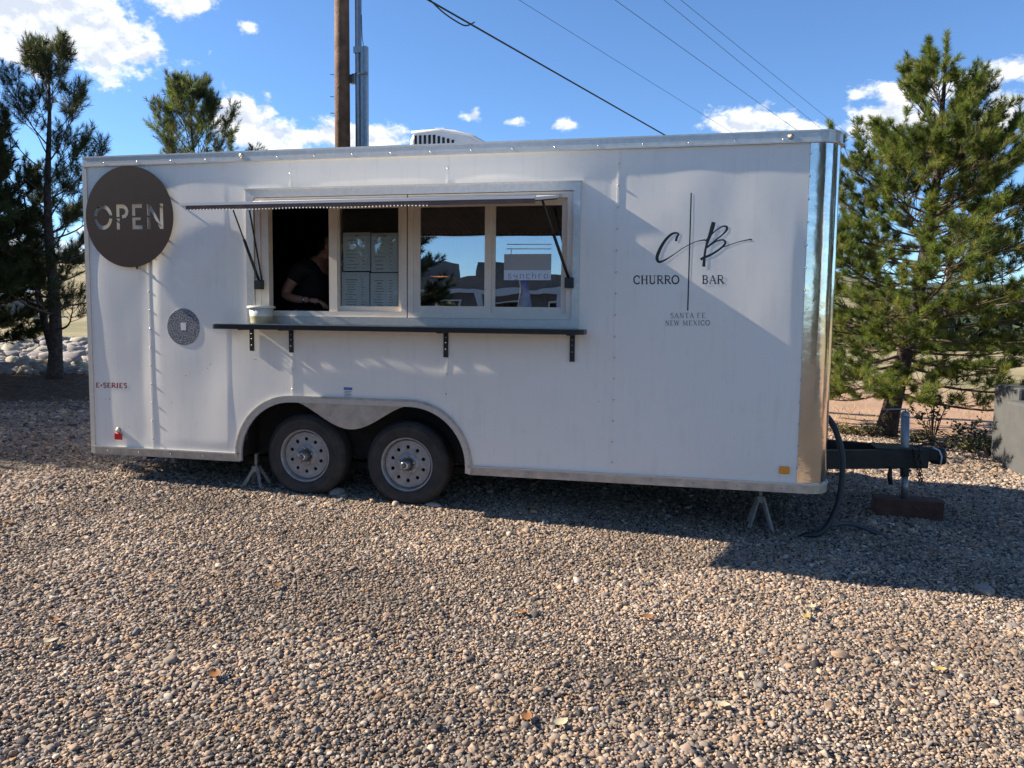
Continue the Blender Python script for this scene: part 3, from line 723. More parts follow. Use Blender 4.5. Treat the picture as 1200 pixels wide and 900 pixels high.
# awning ----------------------------------------------------------------
AX0, AX1 = 1.55, 3.96; HZ, OY, OZ = 2.338, -.93, 2.192
def aw(y): return HZ+(OZ-HZ)*(y/OY)
mb = MB().add([(AX0, -.03, aw(-.03)), (AX1, -.03, aw(-.03)), (AX1, OY, OZ), (AX0, OY, OZ), (AX0, -.03, aw(-.03)-.02), (AX1, -.03, aw(-.03)-.02), (AX1, OY, OZ-.02), (AX0, OY, OZ-.02)],
              [(0,1,2,3),(7,6,5,4),(0,3,7,4),(1,5,6,2),(3,2,6,7),(0,4,5,1)])
awn = part('awning_panel', mb, 'paint', trailer)
mb = MB()
for x in np.arange(AX0+.06, AX1-.03, .055): mb.add([(x, -.04, aw(-.04)-.022), (x+.02, -.04, aw(-.04)-.030), (x+.04, -.04, aw(-.04)-.022), (x, OY+.03, aw(OY+.03)-.022), (x+.02, OY+.03, aw(OY+.03)-.030), (x+.04, OY+.03, aw(OY+.03)-.022)], [(0,1,4,3),(1,2,5,4)])
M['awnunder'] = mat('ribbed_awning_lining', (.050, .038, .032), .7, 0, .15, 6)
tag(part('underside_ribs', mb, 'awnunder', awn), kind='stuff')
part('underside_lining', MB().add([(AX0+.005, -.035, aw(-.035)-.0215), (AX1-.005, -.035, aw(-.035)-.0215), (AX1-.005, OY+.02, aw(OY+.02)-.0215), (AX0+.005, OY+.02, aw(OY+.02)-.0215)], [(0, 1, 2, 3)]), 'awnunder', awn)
mb = MB().box((AX0-.02, OY-.012, OZ-.012), (AX1+.005, OY+.012, OZ+.006)); part('front_edge', mb, 'white', awn)
M['lip'] = mat('brown_awning_lip', (.16, .10, .075), .6, 0, .2, 12)
mb = MB().box((AX0+.03, OY-.006, OZ-.038), (AX1, OY+.010, OZ-.0125)); part('front_lip', mb, 'lip', awn)
part('hinge', MB().tube([(AX0, -.034, HZ-.012), (AX1+.02, -.034, HZ-.012)], .012, 8), 'alu', awn)
mb = MB()
for k, x in enumerate(np.arange(AX0+.05, 3.30, .024)): mb.lathe([(.0005, -.0055), (.0046, -.0025), (.0046, .0025), (.0005, .0055)], (x, OY-.012, OZ-.043+.002*math.sin(k*.23)), 'z', 5)
tag(part('led_string', mb, 'led', awn), kind='stuff')
for sx, top, bot in ((1, (AX0+.05, -.42), (1.590, 1.70)), (-1, (AX1-.06, -.40), (4.045, 1.72))):
    a = Vector((top[0], top[1], aw(top[1])-.02)); b = Vector((bot[0], -.022, bot[1])); d = b-a
    st = part('gas_strut', MB().tube([a+d*.42, b], .011, 10), 'black', trailer)
    part('strut_rod', MB().tube([a, a+d*.45], .0055, 8), 'black', st)
    part('strut_bracket', MB().box((bot[0]-.035, -.055, bot[1]-.045), (bot[0]+.03, -.010, bot[1]+.03), .004), 'black', st)
    part('support_bar', MB().bar(a+Vector((.03*sx, .18, .035)), b+Vector((.012*sx, .012, .02)), .012, .004), 'black', st)

# serving shelf -----------------------------------------------------------
mb = MB(); n = 6; SX0, SX1, SY = 1.285, 4.175, -.225
pl = [(SX0, -.032)] + [(SX0+.03-.03*math.cos(PI/2*k/n), SY+.03-.03*math.sin(PI/2*k/n)) for k in range(n+1)] + [(SX1-.05+.05*math.sin(PI/2*k/n), SY+.05-.05*math.cos(PI/2*k/n)) for k in range(n+1)] + [(SX1, -.032)]
vs = [(x, y, 1.345) for x, y in pl]+[(x, y, 1.381) for x, y in pl]; m_ = len(pl)
mb.add(vs, [tuple(reversed(range(m_))), tuple(range(m_, 2*m_))]+[(i, (i+1) % m_, (i+1) % m_+m_, i+m_) for i in range(m_)])
shelf = part('serving_shelf', mb, 'black', trailer)
part('shelf_top_edge', MB().box((SX0+.04, SY-.003, 1.3815), (SX1-.06, SY+.02, 1.386)), 'galv', shelf)
for px, h in ((296, .175), (342, .18), (523, .19), (671, .2)):
    x = P(px, 400)[0]; br = part('shelf_bracket', MB().box((x-.018, -.014, 1.345-h), (x+.018, -.006, 1.3445)).box((x-.018, SY+.04, 1.338), (x+.018, -.0145, 1.3445)), 'black', trailer)
    for q in (.04, .08, .13): part('bracket_screw', MB().lathe([(.006, 0), (.006, -.002), (.001, -.004)], (x, -.014, 1.345-q), 'y', 8), 'galv', br)

# markings ---------------------------------------------------------------
def Wp(p): return P(p[0], p[1], 0)
LY = -.0175
def zoom(pts): return [(760+x/5.292, 220+y/5.292) for x, y in pts]
logo = part('logo_lettering', MB(), 'print', trailer) if False else None
lg = MB()
def brush(zp, ws):
    pts, w = smoothpts(zoom(zp), [v/5.292 for v in ws]); stroke(lg, pts, w, LY, Wp)
brush([(170, 332), (176, 308), (187, 287), (166, 281), (140, 291), (108, 322), (80, 364), (60, 408), (53, 440), (64, 460), (86, 456), (124, 436), (166, 408), (210, 377), (256, 352), (304, 332), (352, 324)], [15, 14, 9, 12, 15, 17, 19, 21, 20, 15, 12, 8, 5, 4.5, 4.5, 5, 9])
brush([(404, 214), (396, 245), (384, 285), (368, 330), (355, 375), (347, 425), (342, 490)], [24, 27, 23, 17, 13, 14, 20])
brush([(352, 332), (385, 296), (425, 260), (462, 240), (484, 243), (484, 262), (458, 292), (418, 324), (366, 368)], [8, 7, 7, 9, 13, 14, 9, 9, 12])
brush([(360, 372), (410, 338), (452, 324), (474, 332), (472, 352), (440, 382), (390, 414), (340, 436), (322, 446)], [12, 9, 9, 12, 13, 12, 13, 16, 16])
brush([(450, 372), (500, 356), (560, 336), (622, 323), (640, 323)], [6, 5, 5, 7, 13])
stroke(lg, zoom([(265-22*k/40, 33+729*k/40) for k in range(41)]), [1.5]*41, LY+.001, Wp)
part('script_logo', lg, 'print', trailer)
# a small serif stroke alphabet: (points, weight)
def arc_(cx, cy, rx, ry, a0, a1, n=10): return [(cx+rx*math.cos(math.radians(a0+(a1-a0)*k/n)), cy+ry*math.sin(math.radians(a0+(a1-a0)*k/n))) for k in range(n+1)]
K, k_ = 1.0, .45
GL = {'C': (.80, [(arc_(.42, .5, .38, .47, 48, 312, 16), K), ([(.70, .62), (.70, .92)], k_), ([(.70, .08), (.70, .30)], k_)]),
 'H': (.90, [([(.18, 0), (.18, 1)], K), ([(.72, 0), (.72, 1)], K), ([(.18, .5), (.72, .5)], k_)] + [([(x-.13, y), (x+.13, y)], k_) for x in (.18, .72) for y in (.02, .98)]),
 'U': (.88, [([(.18, 1), (.18, .32)]+arc_(.44, .30, .26, .27, 180, 360)[1:], K), ([(.70, .32), (.70, 1)], k_), ([(.05, .98), (.31, .98)], k_), ([(.57, .98), (.83, .98)], k_)]),
 'R': (.84, [([(.18, 0), (.18, 1)], K), ([(.18, .97), (.45, .97)]+arc_(.45, .74, .22, .23, 90, -90)+[(.18, .51)], k_*1.5), ([(.40, .5), (.76, .02)], K), ([(.05, .02), (.31, .02)], k_), ([(.66, .02), (.86, .02)], k_), ([(.05, .98), (.2, .98)], k_)]),
 'O': (.92, [(arc_(.46, .5, .40, .47, 0, 360, 24), K)]),
 'B': (.80, [([(.18, 0), (.18, 1)], K), ([(.05, .97), (.42, .97)]+arc_(.42, .75, .2, .22, 90, -90)+[(.18, .53)], k_*1.6), ([(.42, .53)]+arc_(.42, .28, .25, .25, 90, -90)+[(.05, .03)], k_*1.6)]),
 'A': (.86, [([(.08, 0), (.42, 1)], k_), ([(.40, 1), (.76, 0)], K), ([(.2, .36), (.64, .36)], k_), ([(-.02, .02), (.2, .02)], k_), ([(.62, .02), (.88, .02)], k_)]),
 'S': (.66, [([(.56, .80)]+arc_(.32, .75, .23, .22, 40, 230, 10)+arc_(.32, .27, .25, .24, 60, -140, 12), K*.8)]),
 'N': (.92, [([(.16, 0), (.16, 1)], k_), ([(.14, 1), (.74, 0)], K), ([(.74, 0), (.74, 1)], k_), ([(.04, .02), (.28, .02)], k_), ([(.62, .98), (.86, .98)], k_)]),
 'T': (.78, [([(.38, 0), (.38, 1)], K), ([(.04, .97), (.72, .97)], k_), ([(.04, .97), (.04, .78)], k_), ([(.72, .97), (.72, .78)], k_), ([(.24, .02), (.52, .02)], k_)]),
 'F': (.70, [([(.18, 0), (.18, 1)], K), ([(.05, .97), (.62, .97)], k_), ([(.62, .97), (.62, .78)], k_), ([(.18, .52), (.5, .52)], k_), ([(.05, .02), (.31, .02)], k_)]),
 'E': (.74, [([(.18, 0), (.18, 1)], K), ([(.05, .97), (.62, .97)], k_), ([(.18, .52), (.5, .52)], k_), ([(.05, .03), (.66, .03)], k_), ([(.66, .03), (.66, .2)], k_), ([(.62, .97), (.62, .8)], k_)]),
 'W': (1.14, [([(.08, 1), (.33, 0)], K), ([(.33, 0), (.56, 1)], k_), ([(.54, 1), (.80, 0)], K), ([(.80, 0), (1.02, 1)], k_), ([(-.02, .98), (.2, .98)], k_), ([(.92, .98), (1.12, .98)], k_)]),
 'M': (1.06, [([(.14, 0), (.16, 1)], k_), ([(.16, 1), (.5, .05)], K), ([(.5, .05), (.84, 1)], k_), ([(.84, 1), (.88, 0)], K), ([(.04, .02), (.26, .02)], k_), ([(.76, .02), (1.0, .02)], k_)]),
 'X': (.84, [([(.10, 1), (.72, 0)], K), ([(.70, 1), (.10, 0)], k_)]),
 'I': (.40, [([(.19, 0), (.19, 1)], K), ([(.06, .02), (.32, .02)], k_), ([(.06, .98), (.32, .98)], k_)]),
 '-': (.45, [([(.05, .45), (.36, .45)], 1.4)]), ' ': (.5, []),
 'y': (.7, [([(.08, .7), (.08, .3), (.5, .25)], 1), ([(.5, .7), (.5, -.2), (.12, -.25)], 1)]), 'n': (.7, [([(.08, 0), (.08, .7), (.5, .68), (.52, 0)], 1)]), 'c': (.66, [([(.5, .7), (.08, .68), (.08, .02), (.5, 0)], 1)]),
 'h': (.7, [([(.08, 0), (.08, 1)], 1), ([(.08, .58), (.5, .58), (.5, 0)], 1)]), 'r': (.55, [([(.08, 0), (.08, .68), (.42, .7)], 1)]), 'o': (.72, [([(.1, .05), (.1, .65), (.54, .65), (.54, .05), (.1, .05)], 1)]), 's': (.62, [([(.5, .75), (.12, .72), (.12, .38), (.46, .34), (.46, .02), (.06, 0)], 1)])}
def letters(text, p0, p1, h, weight, y, gap=.06, name='lettering', m='print', parent=trailer, conv=Wp):
    adv = sum(GL[c][0]+gap for c in text)-gap; sx = (p1[0]-p0[0])/adv; mb = MB(); x = 0; q = 0
    for c in text:
        w, st = GL[c]
        for pts, wt in st:
            pp = [(p0[0]+(x+u)*sx, p0[1]+(p1[1]-p0[1])*(x+u)/adv - v*h) for u, v in pts]; q += 1
            stroke(mb, pp, [weight*wt]*len(pp), y-.00025*(q % 3), conv)
        x += w+gap
    return part(name, mb, m, parent)
letters('CHURRO', (742.5, 333), (796, 332.8), 10.0, 1.5, LY, name='business_name_lettering')
letters('BAR', (822.5, 332.8), (848.5, 332.6), 10.0, 1.5, LY, name='business_name_lettering')
letters('SANTA', (785.5, 372.8), (813.2, 372.7), 6.0, .75, LY, .14, 'town_lettering', 'print_grey'); letters('FE', (816.6, 372.7), (827, 372.6), 6.0, .75, LY, .14, 'town_lettering', 'print_grey')
letters('NEW', (779.5, 381.6), (796.2, 381.5), 6.0, .75, LY, .14, 'state_lettering', 'print_grey'); letters('MEXICO', (800, 381.5), (832, 381.2), 6.0, .75, LY, .14, 'state_lettering', 'print_grey')
letters('E-SERIES', (112.6, 454), (149, 454.6), 5.6, 1.5, -.0135, .12, 'series_lettering', 'redprint')
q = Wp((215.5, 383)); wy = min(wall_y(q[0]+.12*math.cos(t), q[2]+.12*math.sin(t)) for t in range(7)); st = MB().lathe([(.001, -.0012), (.148, -.0012), (.149, -.0006), (.149, .004)], (q[0], wy, q[2]), 'y', 48, False); stk = part('round_sticker', st, 'sticker', trailer)
part('sticker_square', MB().box((q[0]-.024, wy-.0022, q[2]-.028), (q[0]+.024, wy-.0014, q[2]+.034)), 'white', stk)
tagp = P(408, 460); LB = min(wall_y(tagp[0]-.03, tagp[2]), wall_y(tagp[0]+.03, tagp[2]))-.0005; lb = part('warning_label', MB().box((tagp[0]-.035, LB-.0015, tagp[2]-.04), (tagp[0]+.035, LB+.002, tagp[2]+.02)), 'white', trailer)
part('label_header', MB().box((tagp[0]-.035, LB-.002, tagp[2]+.0205), (tagp[0]+.035, LB+.002, tagp[2]+.04)), 'label_blue', lb)
tx = MB()
for k in range(4): tx.box((tagp[0]-.028, LB-.0024, tagp[2]+.008-k*.012), (tagp[0]+.026-.008*(k % 2), LB-.0016, tagp[2]+.012-k*.012))
part('label_text', tx, 'print_grey', lb)
r_ = P(140, 511); part('red_reflector', MB().box((r_[0]-.034, -.022, r_[2]-.028), (r_[0]+.034, -.006, r_[2]+.026), .004), 'red', trailer)
mk = part('marker_lamp', MB().lathe([(.018, .004), (.018, -.008), (.013, -.018), (.001, -.022)], (r_[0]-.005, -.004, r_[2]+.05), 'y', 16), 'marker', trailer)
part('lamp_base', MB().lathe([(.024, .004), (.024, -.006), (.017, -.007)], (r_[0]-.005, -.004, r_[2]+.05), 'y', 16), 'galv', mk)
a_ = P(919, 550.5); part('amber_reflector', MB().box((a_[0]-.034, -.022, a_[2]-.026), (a_[0]+.034, -.006, a_[2]+.026), .004), 'amber', trailer)
for px, py in ((926.5, 160.5), (284, 183)):
    q = P(px, py); mk = part('marker_lamp', MB().lathe([(.013, .004), (.013, -.006), (.009, -.012), (.001, -.014)], (q[0], -.016, q[2]), 'y', 14), 'marker', trailer)
    part('lamp_base', MB().lathe([(.020, .004), (.020, -.004), (.013, -.005)], (q[0], -.014, q[2]), 'y', 14), 'galv', mk)
# chips and scuffs in the paint
ck = MB()
for px, py, dx, dy, w in ((123.5, 467.5, .8, .4, .9), (128.6, 466.5, .6, 2.0, .8), (217.5, 440, .9, .6, .8), (201, 471, .8, .5, .7), (245, 428, 4, -2.2, .35), (242, 431, 3, 2, .3), (297, 421, 5, .6, .35), (336, 423, 5, 1, .35), (523, 425, 1, 1, .5), (455, 486, .7, .5, .6), (612, 505, .8, .4, .6), (700, 470, 3, 1.2, .3), (860, 512, .8, .6, .6), (150, 500, 2.5, .5, .3)):
    stroke(ck, [(px, py), (px+dx*.5, py+dy*.4), (px+dx, py+dy)], [w*.6, w, w*.5], -.01, Wp)
tag(part('paint_chips', ck, 'print_grey', trailer), kind='stuff')
# rooftop air conditioner --------------------------------------------------
prof = [(0, 0), (0, .25), (.03, .30), (.12, .335), (.30, .345), (.48, .325), (.66, .27), (.80, .19), (.86, .10), (.87, 0)]
AX, AY0, AY1, AZ = 2.46, .98, 1.66, 2.735
bm = bmesh.new(); ra = [bm.verts.new((AX+x*.88, AY0, AZ+z*1.0)) for x, z in prof]; rb = [bm.verts.new((AX+x*.88, AY1, AZ+z*1.0)) for x, z in prof]
bm.faces.new(ra); bm.faces.new(list(reversed(rb)))
for i in range(len(prof)): j = (i+1) % len(prof); bm.faces.new((ra[i], rb[i], rb[j], ra[j]))
bmesh.ops.recalc_face_normals(bm, faces=bm.faces)
bmesh.ops.bevel(bm, geom=[e for e in bm.edges if abs(e.verts[0].co.y-e.verts[1].co.y) < .01], offset=.035, segments=3, affect='EDGES', profile=.5)
ac = part('air_conditioner', MB().bm(bm, False), 'acplastic', trailer)
for k in range(9):
    x = AX+.05+k*.042; part('vent_slot', MB().box((x, AY0-.004, AZ+.06), (x+.022, AY0+.03, AZ+.285-.012*max(0, k-4))), 'hole_shade', ac)  # solid boxes, the slot shade is their colour
part('shroud_rib', MB().tube([(AX+.02, AY0+.004, AZ+.315), (AX+.3, AY0+.0, AZ+.325), (AX+.56, AY0+.004, AZ+.27), (AX+.72, AY0+.006, AZ+.18)], .012, 6), 'acplastic', ac)
# tongue ------------------------------------------------------------------
def chan(p, q, h=.15, w=.05):
    mb = MB(); mb.bar(p, q, w, h); return mb
zt = .43
for y0 in (.92, W-.92): part('drawbar', chan((5.80, y0, zt-.075), (6.80, 1.3+(-.05 if y0 < 1 else .05), zt-.075), .15, .06), 'blackmetal', trailer)
tp = part('tongue_plate', MB().box((6.40, 1.14, zt+.0005), (6.76, 1.46, zt+.009)), 'blackmetal', trailer)
part('coupler', MB().box((6.70, 1.235, zt-.10), (6.90, 1.365, zt+.012), .02), 'blackmetal', trailer)
part('coupler_socket', MB().lathe([(.001, .06), (.045, .055), (.06, .02), (.062, -.06), (.05, -.075)], (6.90, 1.3, zt-.045), 'z', 20), 'blackmetal', trailer)
lv = part('coupler_latch', MB().bar((6.72, 1.29, zt+.015), (6.86, 1.31, zt+.05), .03, .012), 'blackmetal', trailer)
part('safety_pin_wire', MB().tube([(6.84, 1.235, zt+.02), (6.885, 1.225, zt), (6.905, 1.225, zt-.05), (6.90, 1.225, zt-.11)], .007, 6), 'white', trailer)
jx, jy = 6.645, 1.26
jk = part('tongue_jack', MB().tube([(jx-.02, jy, .70), (jx, jy, .20)], .034, 16).tube([(jx, jy, .22), (jx+.01, jy, -.0)], .027, 14), 'galv', trailer)
part('jack_cap', MB().lathe([(.036, 0), (.036, .02), (.02, .035), (.001, .04)], (jx-.02, jy, .70), 'z', 16), 'galv', jk)
part('crank_handle', MB().tube([(jx-.02, jy, .725), (jx-.02, jy-.01, .752), (jx-.09, jy-.02, .752), (jx-.16, jy-.03, .748), (jx-.165, jy-.03, .72)], .008, 8), 'galv', jk)
ch = MB()
rs = random.Random(4)
for c0 in ((6.72, 1.16), (6.66, 1.13)):
    p = Vector((c0[0], c0[1], zt+.02))
    for k in range(12):
        a = p; b = p+Vector((rs.uniform(-.006, .012), rs.uniform(-.006, .006), -.024)); p = b
        w_ = Vector((.009, 0, 0)) if k % 2 else Vector((0, .009, 0))
        ch.tube([a-w_, a+w_, b+w_, b-w_, a-w_], .004, 5, False)
part('safety_chain', ch, 'blackmetal', trailer)
part('wiring_plug', MB().tube([(6.5, 1.1, zt-.13), (6.49, 1.08, zt-.20), (6.5, 1.07, zt-.27)], [.012, .02, .016], 8).tube([(6.58, 1.1, zt-.13), (6.60, 1.08, zt-.19), (6.64, 1.07, zt-.14)], .008, 6), 'blackmetal', trailer)

# ================================================================== things on and in the trailer
# OPEN sign
def open_sign():
    c = P(151.0, 254.0, -.05); cx, cz = c[0], c[2]; R = .405
    t = thing('open_sign', 'round dark brown metal sign with cut-out OPEN letters on the trailer wall', 'sign', (cx, 0, cz-R))
    def pz(x, y): return ((x-324)/2/162.0*R*1.0*1.027, -(y-478)/368.0*R)           # zoom coords of the sign -> metres
    polys = [circ(0, 0, R, 96)]
    def ringpart(cx_, cy_, rx, ry, rx2, ry2, a0, a1, n=16):
        o = [(cx_+rx*math.cos(math.radians(a0+(a1-a0)*k/n)), cy_+ry*math.sin(math.radians(a0+(a1-a0)*k/n))) for k in range(n+1)]
        i = [(cx_+rx2*math.cos(math.radians(a1+(a0-a1)*k/n)), cy_+ry2*math.sin(math.radians(a1+(a0-a1)*k/n))) for k in range(n+1)]
        return o+i
    def rect(x0, y0, x1, y1): return [(x0, y0), (x1, y0), (x1, y1), (x0, y1)]
    lw = .031; H = .10; by = .003
    # O with two bridges
    polys += [ringpart(-.243, 0, .088, H, .088-lw, H-lw, 8, 172), ringpart(-.243, 0, .088, H, .088-lw, H-lw, 188, 352)]
    # P: stem below the bridge, bowl
    x = -.118
    polys += [rect(x, -H, x+lw, -.012)]
    polys += [[(x, .0), (x+lw, .0), (x+lw, H-lw), (x+.058, H-lw)] + [(x+.058+.026*math.cos(math.radians(a)), .042+(H-lw-.042)*math.sin(math.radians(a))) for a in (60, 30, 0, -30, -60)] + [(x+.052, .014), (x+.052, -.012)] +
              [(x+.058+(.026+lw)*math.cos(math.radians(a)), .042+(H-.042)*math.sin(math.radians(a))) for a in (-60, -30, 0, 30, 60)] + [(x+.058, H), (x, H)]]
    x = .028; b = .094
    polys += [[(x, .006), (x+lw, .006), (x+lw, H-lw), (x+b, H-lw), (x+b, H), (x, H)], [(x, -.006), (x+b*.86, -.006), (x+b*.86, -.006-lw*.7), (x+lw, -.006-lw*.7), (x+lw, -H+lw), (x+b, -H+lw), (x+b, -H), (x, -H)]]
    x = .166; b = .148
    polys += [[(x, .006), (x+lw, .006), (x+lw, H-.052), (x+b-lw, -H), (x+b, -H), (x+b, H), (x+b-lw, H), (x+b-lw, -H+.052), (x+lw, H), (x, H)], [(x, -.008), (x+lw, -.008), (x+lw, -H), (x, -H)]]
    bm = flat_curve(polys, .002)
    part('sign_disc', MB().bm(bm, False, Matrix.Translation((cx, -.048, cz)) @ XZ), 'sign', t)
    for a in (75, 165, 255, 330):
        x, z = cx+.33*math.cos(math.radians(a)), cz+.33*math.sin(math.radians(a))
        part('standoff_bolt', MB().tube([(x, -.002, z), (x, -.0465, z)], .008, 8), 'galv', t)
    part('bottom_tab', MB().box((cx+.05, -.050, cz-R-.014), (cx+.066, -.042, cz-R+.008)), 'sign', t)
open_sign()
# menu sheets behind the first fixed pane
sheets = [((402.4, 272.3), (434.0, 317.5), 'top sheet beside the open hatch', 9), ((435.2, 272.8), (466.2, 318.8), 'top sheet beside the wide middle frame', 8), ((401.2, 319.0), (433.0, 363.0), 'bottom sheet beside the open hatch', 12), ((434.2, 320.0), (466.2, 364.2), 'bottom sheet beside the wide middle frame', 11)]
for i, (a, b, lab, nl) in enumerate(sheets):
    p0 = P(a[0], b[1], .064); p1 = P(b[0], a[1], .064); rr = random.Random(i)
    s = solo('menu_sheet', MB().box((p0[0], .062, p0[2]), (p1[0], .0645, p1[2])), 'paper', 'printed menu sheet taped inside the serving window, ' + lab, 'menu', (p0[0], .064, p0[2]), 'menu sheets in the window')
    mb = MB(); w = p1[0]-p0[0]; h = p1[2]-p0[2]
    def ln(u0, u1, v, t=.0045): mb.box((p0[0]+u0*w, .0605, p0[2]+v*h-t/2), (p0[0]+u1*w, .0617, p0[2]+v*h+t/2))
    if i < 2: ln(.46, .50, .92, .012); ln(.52, .57, .92, .010)
    for k in range(nl):
        v = .80-.72*k/(nl-1); c = .32+rr.uniform(-.03, .03); hw = rr.uniform(.08, .22)
        ln(c-hw, c+hw, v, .006 if rr.random() < .3 else .004); ln(.70, .70+rr.uniform(.05, .14), v, .004)
    tag(part('printed_lines', mb, 'print_pale', s), kind='stuff')
# sign board in the last pane
p0, p1, pm = P(590.5, 328.2, .041), P(646, 297.5, .041), P(600, 316.5, .041)
sb = thing('window_sign', 'small grey and pale blue SYNCHRO sign on the window pane next to the support strut', 'sign', (p0[0], .041, p0[2]))
part('sign_panel', MB().box((p0[0], .0405, pm[2]), (p1[0], .0445, p1[2])), 'boardgrey', sb)
bb = part('sign_strip', MB().box((p0[0], .0403, p0[2]), (p1[0], .0445, pm[2]-.0005)), 'board', sb)
letters('synchro', (595, 326.2), (643, 326.2), 7.0, .9, .0398, .2, 'strip_lettering', 'print_pale', sb, lambda p: P(p[0], p[1], .0398))
for yy in (286.3, 291.6):
    q0, q1 = P(594, yy, .041), P(646, yy, .041); part('mirrored_bar', MB().tube([(q0[0], .041, q0[2]), (q1[0], .041, q1[2])], .0035, 6), 'white', sb)  # white bars modelled in place of the porch reflection on the pane
q0, q1 = P(599, 291.6, .041), P(599, 298, .0425); part('hanger', MB().bar(tuple(q0), tuple(q1), .008, .004), 'white', sb)
# tub on the shelf
def tub():
    a = P(306, 379, -.12); cx, cz, cy = a[0], 1.3855, -.115
    t = thing('plastic_tub', 'translucent plastic deli tub standing on the black serving shelf', 'tub', (cx, cy, cz))
    part('tub_body', MB().lathe([(.001, .001), (.074, .001), (.079, .006), (.093, .128), (.090, .128), (.076, .008), (.001, .006)], (cx, cy, cz), 'z', 36), 'tubplastic', t)
    part('tub_lid', MB().lathe([(.106, .122), (.108, .130), (.104, .139), (.096, .140), (.092, .134), (.001, .134)], (cx, cy, cz), 'z', 36), 'tubplastic', t)
    M['tubband'] = mat('tan_film_of_contents', (.47, .42, .24), .35, 0, .25, 18)
    part('contents_band', MB().lathe([(.0800, .008), (.0860, .060)], (cx, cy, cz), 'z', 36), 'tubband', t)
tub()
# furnishings inside
solo('work_counter', MB().box((1.42, .06, 1.30), (4.17, .42, 1.345)).box((1.5, .10, .90), (4.1, .40, 1.2995)), 'inside', 'dark work counter running below the serving window inside', 'counter', (1.42, .06, .90))
sh_ = solo('storage_shelf', MB().box((.9, 2.05, 1.55), (3.4, 2.5, 1.58)).box((.9, 2.05, 2.0), (3.4, 2.5, 2.03)).box((.92, 2.47, .445), (.96, 2.51, 2.3)).box((3.34, 2.47, .445), (3.38, 2.51, 2.3)).box((.92, 2.06, .445), (.96, 2.10, 2.3)), 'hubgrey', 'dim wire storage shelf on the back wall inside', 'shelf', (.9, 2.05, .445))
rs = random.Random(2)
for k, x in enumerate(np.arange(1.0, 3.3, .26)):
    h = rs.uniform(.12, .24); zz = 1.58 if k % 2 else 2.03
    solo('storage_jar', MB().lathe([(.001, 0), (.05, 0), (.055, .01), (.055, h*.8), (.04, h*.88), (.04, h), (.001, h)], (x, 2.22, zz), 'z', 16), rs.choice(['hubgrey', 'tubplastic', 'inside', 'copper']), 'dim jar on the storage shelf behind the worker', 'jar', (x, 2.22, zz), 'jars on the inside shelf')
lp = P(515.5, 323, .55)
l = thing('heat_lamp', 'copper heat lamp hanging inside behind the middle pane', 'lamp', (lp[0], .55, lp[2]))
part('lamp_shade', MB().lathe([(.012, .06), (.03, .055), (.075, .015), (.10, -.005), (.098, -.008)], tuple(lp), 'z', 24), 'copper', l)
part('bulb', MB().lathe([(.001, .02), (.05, .008), (.085, -.004), (.001, -.012)], tuple(lp), 'z', 20), 'lampglow', l)
part('cord', MB().tube([(lp[0], lp[1], lp[2]+.055), (lp[0], lp[1], 2.62)], .006, 6), 'black', l)
bp_ = P(540, 358, .3)
solo('copper_bowl', MB().lathe([(.001, 0), (.07, .005), (.14, .06), (.17, .13), (.165, .13), (.13, .06), (.06, .014), (.001, .012)], (bp_[0], .27, 1.345), 'z', 28), 'copper', 'copper bowl on the counter behind the middle pane', 'bowl', (bp_[0], .27, 1.345))

# worker ------------------------------------------------------------------
def skinmesh(name, verts, edges, m, parent, sub=2, root=0, org=None):
    org = ORG[parent.name]; me = bpy.data.meshes.new(name)
    me.from_pydata([tuple(Vector(v[:3])-org) for v in verts], edges, [])
    o = bpy.data.objects.new(name, me); COL.objects.link(o)
    md = o.modifiers.new('skin', 'SKIN'); md.use_smooth_shade = True
    me.update()
    for i, v in enumerate(verts):
        s = me.skin_vertices[0].data[i]; s.radius = (v[3], v[4] if len(v) > 4 else v[3]); s.use_root = (i == root)
    sd = o.modifiers.new('sub', 'SUBSURF'); sd.levels = sd.render_levels = sub
    dg = bpy.context.evaluated_depsgraph_get(); m2 = bpy.data.meshes.new_from_object(o.evaluated_get(dg))
    bpy.data.objects.remove(o); m2.materials.clear(); m2.materials.append(M[m]); m2.polygons.foreach_set('use_smooth', [True]*len(m2.polygons)); m2.name = name
    ob = link(name, m2, parent); return ob
